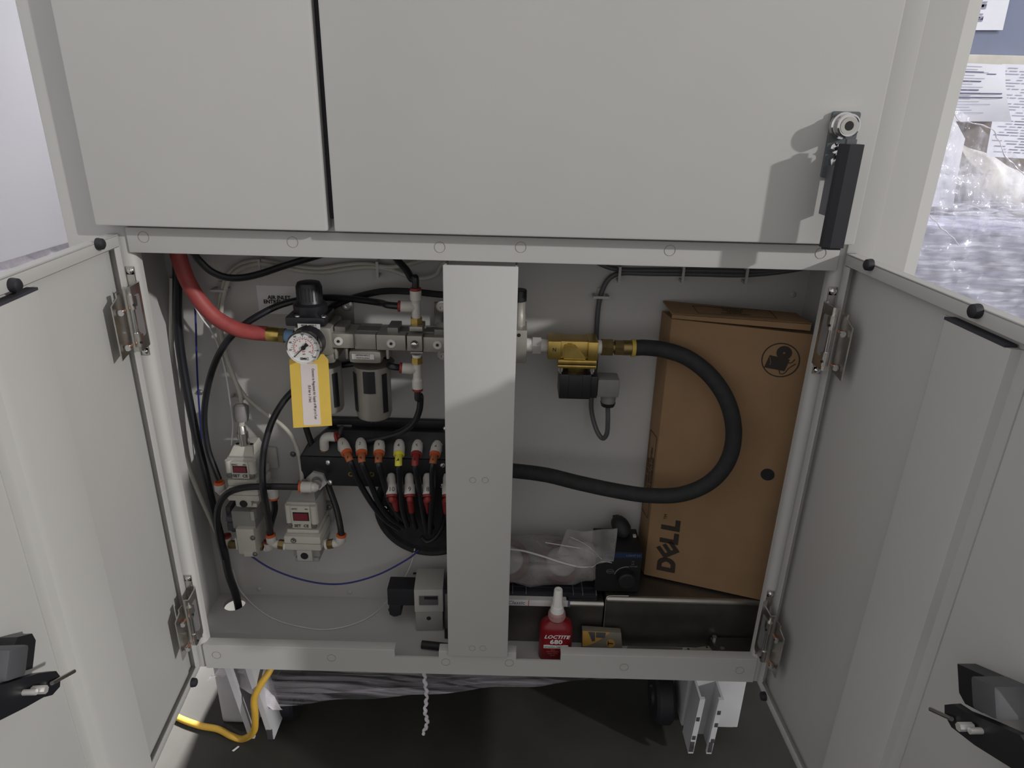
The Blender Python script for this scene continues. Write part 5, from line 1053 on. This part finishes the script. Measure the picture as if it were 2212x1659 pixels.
m = MB(); m.lathe(bc + Z * 0.0755, Z, [(0, 0), (0.0094, 0), (0.0090, 0.004), (0.0080, 0.0085), (0.0070, 0.0092), (0.0056, 0.0340), (0.0050, 0.0354), (0.0028, 0.0356), (0.0026, 0.0346), (0, 0.0346)], 28); cpn = obj('nozzle_cap', m, 'bottle_white', bo)
for i in range(4):
    a = math.pi / 4 + math.pi / 2 * i; d = Vector((math.cos(a), math.sin(a), 0)); q = bc + Z * 0.0845; m = MB(); m.hexa([q + d * 0.004 + d.orthogonal() * 0.0004, q + d * 0.0078 + d.orthogonal() * 0.0004, q + d * 0.0078 - d.orthogonal() * 0.0004, q + d * 0.004 - d.orthogonal() * 0.0004] + [q + Z * 0.024 + d * e_ + d.orthogonal() * s_ for e_, s_ in ((0.004, 0.0004), (0.0054, 0.0004), (0.0054, -0.0004), (0.004, -0.0004))]); obj('cap_fin', m, 'bottle_white', cpn)
yl = bc.y - 0.0143
text('brand_text', 'LOCTITE', (bc.x + 0.0005, yl, FZ0 + 0.0435), 0.0078, X, Z + X * 0.10, 'bottle_white', bo, bold=0.00018, shear=0.2, narrow=1.08)
text('number_text', '680', (bc.x, yl, FZ0 + 0.0350), 0.0098, X, Z, 'bottle_white', bo, bold=0.0003, narrow=1.15)
m = MB(); m.box((bc.x - 0.0165, yl - 0.0003, FZ0 + 0.0245), (bc.x + 0.0165, yl + 0.001, FZ0 + 0.0290)); lbl = obj('label_band', m, 'bottle_white', bo)
text('band_text', 'RETAINING COMPOUND', (bc.x, yl - 0.0004, FZ0 + 0.02675), 0.0028, X, Z, 'teal_ink', bo, bold=0.0001)
for i in range(4): text('small_print', ('50 ML', 'HIGH STRENGTH', 'METAL PARTS', 'SLIP FIT')[i], (bc.x - 0.004, yl, FZ0 + 0.0215 - i * 0.0032), 0.0022, X, Z, 'bottle_collar', bo)

# ------------------------------------------------------------------ small packs and plates along the front
pk = thing('small_pack', 'small grey and yellow printed pack leaning behind the front lip', 'box', (0.13, 0.042, FZ0))
q0, q1 = at(1257, 1405, 0.036), at(1345, 1405, 0.036); zt = at(1255, 1358, 0.044).z
a_, b_ = Vector((q0.x, 0.030, FZ0 + 0.0004)), Vector((q1.x, 0.028, FZ0 + 0.0004)); up2 = Vector((-0.001, 0.010, zt - FZ0)); dp2 = Vector((0, 0.010, 0.0))
upr = Vector((-0.004, 0.010, zt - FZ0 - 0.001))
m = MB(); m.hexa([a_, b_, b_ + dp2, a_ + dp2, a_ + up2, b_ + upr, b_ + upr + dp2, a_ + up2 + dp2], 0.0008); obj('pack_body', m, 'pack_grey', pk)
px_, py_ = (b_ - a_).normalized(), up2.normalized(); pn = px_.cross(py_).normalized(); w_, h_ = (b_ - a_).length, up2.length
ar = [(w_ * t, h_ * (0.38 + 0.62 * (t / 0.68) ** 1.6)) for t in (0.68, 0.6, 0.5, 0.4, 0.3, 0.2, 0.1, 0.01)]
m = MB(); m.plate([(w_ * 0.01, h_ * 0.99)] + [(x_, min(y_, h_ * 0.99)) for x_, y_ in ar], [], (a_ + pn * 0.0001, px_, py_), 0.0002); obj('yellow_panel', m, 'pack_yellow', pk, 0)
m = MB(); m.plate([(w_ * 0.14, h_ * 0.97), (w_ * 0.24, h_ * 0.60), (w_ * 0.31, h_ * 0.62), (w_ * 0.31, h_ * 0.97)], [], (a_ + pn * 0.0004, px_, py_), 0.0002); m.plate([(w_ * 0.33, h_ * 0.97), (w_ * 0.33, h_ * 0.76), (w_ * 0.55, h_ * 0.76), (w_ * 0.57, h_ * 0.97)], [], (a_ + pn * 0.0004, px_, py_), 0.0002); obj('printed_tool', m, 'bare_steel', pk, 0)
m = MB(); m.plate(circ(h_ * 0.16, 20, w_ * 0.69, h_ * 0.56), [], (a_ + pn * 0.0002, px_, py_), 0.0002); obj('badge', m, 'pack_yellow', pk, 0); text('badge_text', 'T', a_ + px_ * (w_ * 0.69) + py_ * (h_ * 0.56) + pn * 0.0005, 0.010, py_, -px_, 'ink', pk, bold=0.0003)
text('pack_text', 'Multi-Capacities', a_ + px_ * (w_ * 0.45) + py_ * (h_ * 0.24) + pn * 0.0002, 0.0055, px_, py_, 'ink', pk)
def flat(name, label, cat, pts, zt_, th, m_, holes=()):
    ps = [atz(px, py, zt_) for px, py in pts]
    m = MB(); m.plate([(p.x, p.y) for p in ps], [], ((0, 0, zt_ - th), X, Yv), th); o_ = tag(obj(name, m, m_, None, 20), label, cat)
    for px, py in holes:
        p = atz(px, py, zt_); mm = MB(); mm.cyl(p, p + Z * 0.0003, 0.0016, n=12); obj('bolt_hole', mm, 'ink', o_)
    return o_
flat('steel_strip', 'pale grey steel strip lying behind the front lip near the pack', 'plate', [(1350, 1412), (1470, 1420), (1475, 1399), (1356, 1395)], FZ0 + 0.010, 0.0095, 'plate_steel', [(1401, 1412)])
flat('beige_plate', 'thin beige plate with small holes lying behind the front lip', 'plate', [(1476, 1424), (1552, 1424), (1531, 1395), (1478, 1402)], FZ0 + 0.015, 0.0045, 'plate_olive', [(1487, 1402), (1527, 1398), (1534, 1419)])
dk = flat('cover_plate', 'dark steel cover plate with bolts at the right end of the floor', 'plate', [(1552, 1413), (1640, 1413), (1645, 1378), (1534, 1377)], FZ0 + 0.022, 0.0215, 'dark_steel')
for px, py in ((1543, 1380), (1560, 1405)):
    p = atz(px, py, FZ0 + 0.022); m = MB(); m.cyl(p, p + Z * 0.004, 0.0035, n=6); obj('bolt', m, 'chrome', dk)
m = MB(); p, q = atz(1554, 1414, FZ0 + 0.022), atz(1636, 1414, FZ0 + 0.022); m.tube([p - Yv * 0.001, q - Yv * 0.001], 0.0008, 6); obj('bright_edge', m, 'chrome', dk)
m = MB(); p = atz(1462, 1418, FZ0 + 0.012); m.lathe(p - X * 0.012, X, [(0, 0), (0.0045, 0), (0.0055, 0.004), (0.0055, 0.018), (0.0035, 0.022), (0, 0.024)], 14); tag(obj('blue_stopper', m, 'print_dark'), 'small dark blue stopper lying between the steel strip and the beige plate', 'stopper')

# ------------------------------------------------------------------ pressure switch, bar and slab left of the mullion
ps = thing('pressure_switch', 'grey pressure switch with black angled plug left of the centre mullion', 'switch', (-0.11, 0.08, FZ0))
q0, q1 = at(892, 1276, 0.070), at(955, 1266, 0.070); zb_ = FZ0 + 0.0004; yb_ = 0.118
yr = Matrix.Rotation(math.radians(3), 3, 'Z')
m = MB(); m.box((q0.x, 0.070, q0.z - 0.037), (q1.x, yb_, q0.z + 0.002), 0.002, yr); obj('switch_body', m, 'valve_light', ps)
m = MB(); m.box((q0.x + 0.001, 0.071, zb_), (q1.x - 0.001, yb_ - 0.001, q0.z - 0.0372), 0.0015, yr); obj('port_block', m, 'valve_grey', ps)
r0, r1 = at(905, 1288, 0.0695), at(946, 1307, 0.0695)
m = MB(); m.box((r0.x, 0.0685, r1.z), (r1.x, 0.0720, r0.z + 0.001), 0.0003, Matrix.Rotation(math.radians(3), 3, 'Z')); sw = obj('rating_label', m, 'case_grey', ps)
m = MB(); m.box((r0.x + 0.0005, 0.0682, r0.z - 0.0040), (r1.x - 0.0005, 0.0700, r0.z + 0.0006)); obj('label_bar', m, 'ink', ps)
p = at(926, 1336, 0.0705); m = MB(); m.cyl(p, p + Yv * 0.002, 0.0032, n=14); obj('port_hole', m, 'ink', ps)
p = Vector((at(896, 1248, 0.105).x, 0.105, q0.z + 0.002)); m = MB(); m.cyl(p, p + Z * 0.0006, 0.0025, n=12); obj('top_screw', m, 'ink', ps)
s0, s1 = at(838, 1263, 0.085), at(894, 1300, 0.085)
m = MB(); m.box((s0.x, 0.076, s1.z), (q0.x + 0.001, 0.104, s0.z), 0.002); m.box((s0.x + 0.001, 0.077, at(850, 1322, 0.085).z), (at(868, 1300, 0.085).x, 0.103, s1.z + 0.001), 0.003); m.cyl((at(853, 1322, 0.085).x, 0.09, at(850, 1322, 0.085).z + 0.001), (at(853, 1322, 0.085).x, 0.09, at(850, 1329, 0.085).z), 0.0105, 0.008, n=10); obj('angled_plug', m, 'rubber', ps)
m = MB(); p, q = atz(911, 1392, FZ0 + 0.006), atz(985, 1400, FZ0 + 0.006); m.cyl(p, q, 0.0055, n=18); tag(obj('black_bar', m, 'rubber'), 'short black rubber bar lying on the floor left of the mullion', 'bar')
m = MB(); x_ = at(960, 1330, 0.060).x; m.box((x_, 0.056, FZ0 + 0.0003), (x_ + 0.010, 0.125, at(960, 1270, 0.06).z), 0.001); sl_ = tag(obj('black_slab', m, 'case_plastic'), 'black upright slab with a chrome strip half hidden by the mullion', 'panel')
m = MB(); m.box((x_ + 0.002, 0.0545, FZ0 + 0.02), (x_ + 0.005, 0.0562, at(960, 1278, 0.06).z), 0.0004); obj('chrome_strip', m, 'steel_rim', sl_)

# ================================================================== BELOW THE CABINET
yc = [atz(p[0], p[1], 0.0065) for p in ((300, 1500), (345, 1525), (385, 1550), (430, 1567), (470, 1575), (500, 1590), (525, 1596))] + [at(548, 1580, 0.0), at(551, 1545, -0.004), at(549, 1510, 0.0), at(562, 1480, 0.008), at(582, 1450, 0.02), at(596, 1420, 0.035), at(602, 1390, 0.05)]
yc[7].z = max(yc[7].z, 0.02)
m = MB(); m.tube(smoothpath(yc, 10), 0.0047, 14); tag(obj('extension_lead', m, 'yellow_cord'), 'yellow extension lead drooping from under the cabinet onto the floor', 'cable')
fm = thing('stretch_film', 'sagging band of clear stretch film under the cabinet front', 'film', (-0.1, 0.05, 0.1))
def sag(u, v, p): return p + Vector((0, 0.006 * noise.noise(Vector((u * 5, v * 9, 1))), 0.004 * noise.noise(Vector((u * 7, v * 3, 4))) ))
m = MB(); m.sheet(at(572, 1526, 0.022), at(1330, 1466, 0.03), at(1330, 1440, 0.05), at(480, 1436, 0.05), 70, 16, sag); obj('film_band', m, 'film_under', fm, 0)
m = MB(); m.sheet(at(466, 1440, 0.03), at(530, 1436, 0.03), at(612, 1532, 0.012), at(590, 1535, 0.012), 16, 24, lambda u, v, p: p + Vector((0.003 * noise.noise(p * 90), 0.004 * noise.noise(p * 70), 0))); obj('film_strip', m, 'film_milky', fm, 0)
m = MB(); m.sheet(at(445, 1474, 0.018), at(452, 1462, 0.018), at(606, 1437, 0.03), at(480, 1437, 0.03), 20, 12, lambda u, v, p: p + Vector((0.003 * noise.noise(p * 120), 0.005 * noise.noise(p * 100), 0.003 * noise.noise(p * 110)))); obj('film_scrap', m, 'film_milky', fm, 0)
pts = smoothpath([at(917, 1445, 0.02), at(918, 1475, 0.02), at(922, 1505, 0.022), at(918, 1535, 0.02), at(923, 1560, 0.021), at(913, 1586, 0.02)], 10)
m = MB(); m.tube([p + Vector((0.0012 * math.sin(i * 1.3), 0, 0)) for i, p in enumerate(pts)], lambda t: 0.0016 + 0.0012 * abs(math.sin(t * 23)), 7); tag(obj('film_strand', m, 'film_milky', None, 0), 'twisted strand of clear film hanging below the centre of the cabinet', 'film')
m = MB(); q = atz(501, 1622, 0.0012); m.plate([(0, 0), (0.006, 0.008), (0.008, 0.007), (0.003, -0.001)], [], (q, X, Yv), 0.0006); tag(obj('paper_scrap', m, 'paper', None, 0), 'tiny white scrap lying on the dark floor below the yellow cord', 'scrap')

# ================================================================== LEFT BACKGROUND
XB = -0.80
zb_ = atz  # keep name short
e0 = ray(145, 525); t = XB / e0.x; zbot = (CAM + e0 * t).z
m = MB(); m.box((XB - 0.03, -0.9, zbot), (XB, 1.6, 2.2), 0.002); nb = tag(obj('neighbour_panel', m, 'bg_panel'), 'bright white side panel of the neighbouring machine at far left', 'panel')
m = MB(); m.sheet((XB - 0.02, -0.3, zbot + 0.003), (XB - 0.02, 1.4, zbot + 0.003), (XB + 0.06, 1.4, 0.30), (XB + 0.06, -0.3, 0.30), 90, 30, lambda u, v, p: p + Vector((0.035 * noise.fractal(p * 14, 1.0, 2.0, 4) + 0.012 * abs(noise.noise(p * 40)), 0.01 * noise.noise(p * 20), 0.006 * noise.noise(p * 33) * min(1, v * 4))))
tag(obj('crumpled_film', m, 'film_milky', None, 70), 'crumpled clear film bunched under the neighbouring white panel at far left', 'film')
m = MB(); m.box((XB - 0.40, -0.3, 0.0005), (XB - 0.06, 1.4, zbot - 0.02), 0.01); tag(obj('wrapped_crate', m, 'bg_carton_pale'), 'pale crate behind the crumpled film at far left', 'crate')

# ================================================================== RIGHT BACKGROUND: wrapped goods in the next aisle
YR = 0.80
def R(px, py, Y=YR): return at(px, py, Y)
m = MB(); a, b = R(2060, 118, 0.86), R(2480, 118, 0.86); m.box((a.x, 0.86, a.z + 0.0005), (b.x, 1.2, a.z + 0.9), 0.004); tag(obj('blue_carton', m, 'bg_carton_blue'), 'blue-grey carton on the upper layer behind the right side', 'carton')
z1 = a.z
m = MB(); m.box((R(2030, 118, 0.84).x, 0.84, z1 - 0.035), (b.x + 0.05, 1.25, z1), 0.003); tag(obj('beige_board', m, 'bg_carton_beige'), 'beige board edge below the blue-grey carton at upper right', 'board')
m = MB(); m.box((R(1960, 300, 1.05).x, 1.05, 0.0005), (b.x + 0.2, 1.3, z1 - 0.0355), 0.004); tag(obj('brown_carton', m, 'bg_carton_brown'), 'grey-brown carton behind the printed sheets at right', 'carton')
def sheet_paper(name, label, corners, Y, lines, curl=0.0, m_='bg_paper'):
    c = [at(px, py, Y) for px, py in corners]     # bl, br, tr, tl
    t = thing(name, label, 'paper', (c[0] + c[1]) / 2, 'printed sheets at right')
    def f(u, v, p): return p - Yv * (curl * (u ** 2) * (1 - v) ** 1.5)
    m = MB(); m.sheet(*c, 14, 14, f, 0.0004); obj('paper_sheet', m, m_, t, 30)
    k_ = MB(); g_ = MB()
    for u0, u1, v, h, dark in lines:
        pts = []
        for u in (u0, (u0 + u1) / 2, u1):
            p = c[0] * (1 - u) * (1 - v) + c[1] * u * (1 - v) + c[2] * u * v + c[3] * (1 - u) * v; pts.append(f(u, v, p) - Yv * 0.0009)
        mq = k_ if dark else g_; vz = (c[3] - c[0]).normalized() * h
        for pa, pb in zip(pts, pts[1:]): mq.poly((pa - vz, pb - vz, pb + vz, pa + vz))
    if k_.bm.verts: obj('printed_lines', k_, 'print_dark', t, 0)
    else: k_.bm.free()
    if g_.bm.verts: obj('printed_text', g_, 'print_grey', t, 0)
    else: g_.bm.free()
    return t
sq = [(0.22, 0.39, 0.20 + 0.018 * i, 0.0016, False) for i in range(5)] + [(0.26, 0.40, 0.46 + 0.018 * i, 0.0016, False) for i in range(5)] + [(0.24, 0.36, 0.33, 0.0014, False), (0.28, 0.40, 0.58, 0.0014, False)]
sheet_paper('printed_sheet', 'white sheet with two small printed squares on the blue-grey carton', [(2086, 65), (2166, 65), (2190, -40), (2112, -40)], 0.855, sq)
ln = [(0.02, 0.52, 0.86, 0.0009, True), (0.60, 0.80, 0.83, 0.0008, True), (0.02, 0.50, 0.70, 0.0010, True), (0.02, 0.48, 0.55, 0.0010, True), (0.02, 0.92, 0.49, 0.0010, True), (0.02, 0.92, 0.42, 0.0010, True)] + [(0.05, 0.3 + 0.5 * random.random(), 0.95 - 0.05 * i, 0.0004, False) for i in range(17)]
sheet_paper('printed_sheet', 'curled white form with dark ruled lines hanging at right edge', [(2046, 262), (2150, 262), (2173, 140), (2080, 136)], 0.80, ln, 0.05)
ln = []
for i in range(30):
    u = 0.04 + 0.08 * random.random()
    while u < 0.95:
        w2 = 0.05 + 0.22 * random.random()
        if random.random() < 0.72: ln.append((u, min(0.97, u + w2), 0.96 - 0.031 * i, 0.0006, i > 14 and random.random() < 0.4))
        u += w2 + 0.02 + 0.03 * random.random()
sheet_paper('printed_sheet', 'densely printed grey sheet at far right edge behind the film', [(2130, 338), (2260, 345), (2285, 142), (2165, 138)], 0.83, ln)
sheet_paper('blank_sheet', 'blank white sheet hanging beside the bright cabinet corner', [(2000, 446), (2046, 446), (2085, 300), (2040, 215)], 0.70, [], 0.02)
# white wrapped bundle lying across
a, b = R(2040, 366, 0.95), R(2330, 500, 0.92)
m = MB(); m.tube(smoothpath([a - (b - a) * 0.2, a, (a + b) / 2, b, b + (b - a) * 0.3], 14), lambda t: 0.062 + 0.003 * math.sin(t * 40), 36); tag(obj('white_roll', m, 'bg_bundle'), 'thick white roll lying slanted under clear film at right', 'roll')
# film-wrapped lower load
lx0 = R(1930, 480, 0.60).x
m = MB(); m.box((lx0, 0.62, 0.0005), (1.7, 0.85, R(2100, 500, 0.62).z), 0.01); tag(obj('wrapped_carton', m, 'bg_carton_pale'), 'pale lilac carton wrapped in clear film behind the right door', 'carton')
zt = R(2100, 500, 0.62).z
fw = thing('stretch_wrap', 'glossy clear stretch wrap over the load behind the right door', 'film', (1.0, 0.6, 0.4))
def crk(u, v, p):
    q = Vector((p.x * 14 + p.z * 22, p.y * 20, p.z * 26 - p.x * 20))
    return p + Vector((0.006 * noise.noise(p * 20), 0.012 * noise.fractal(p * 14, 1.0, 2.0, 5) - 0.009 * abs(noise.noise(q)), 0.008 * noise.noise(p * 25)))
m = MB(); m.sheet((lx0 - 0.01, 0.600, 0.10), (1.7, 0.600, 0.10), (1.7, 0.600, zt + 0.01), (lx0 - 0.01, 0.600, zt + 0.01), 200, 120, crk); obj('front_wrap', m, 'film_wrap', fw, 25)
m = MB(); m.sheet((lx0 - 0.01, 0.600, zt + 0.012), (1.7, 0.600, zt + 0.012), (1.7, 0.85, zt + 0.03), (lx0 - 0.01, 0.85, zt + 0.03), 160, 40, crk); obj('top_wrap', m, 'film_wrap', fw, 25)
tl, tr_ = R(2055, 215, 0.62), R(2240, 395, 0.60)
m = MB(); m.sheet((lx0, 0.602, zt + 0.012), R(2330, 520, 0.58), R(2290, 430, 0.60), tl, 130, 80, crk); obj('draped_wrap', m, 'film', fw, 25)
for q in ([(2052, 222), (2068, 255), (2110, 268), (2148, 285), (2168, 330), (2212, 380)], [(1990, 440), (2020, 480), (2045, 500), (2070, 530)]):
    m = MB(); m.tube([p + Vector((0, 0.003 * noise.noise(p * 80), 0.004 * noise.noise(p * 60))) for p in smoothpath([R(x_, y_, 0.565) for x_, y_ in q], 10)], lambda t: 0.0006 + 0.0008 * abs(math.sin(t * 17)), 6); obj('film_fold', m, 'film_milky', fw, 0)
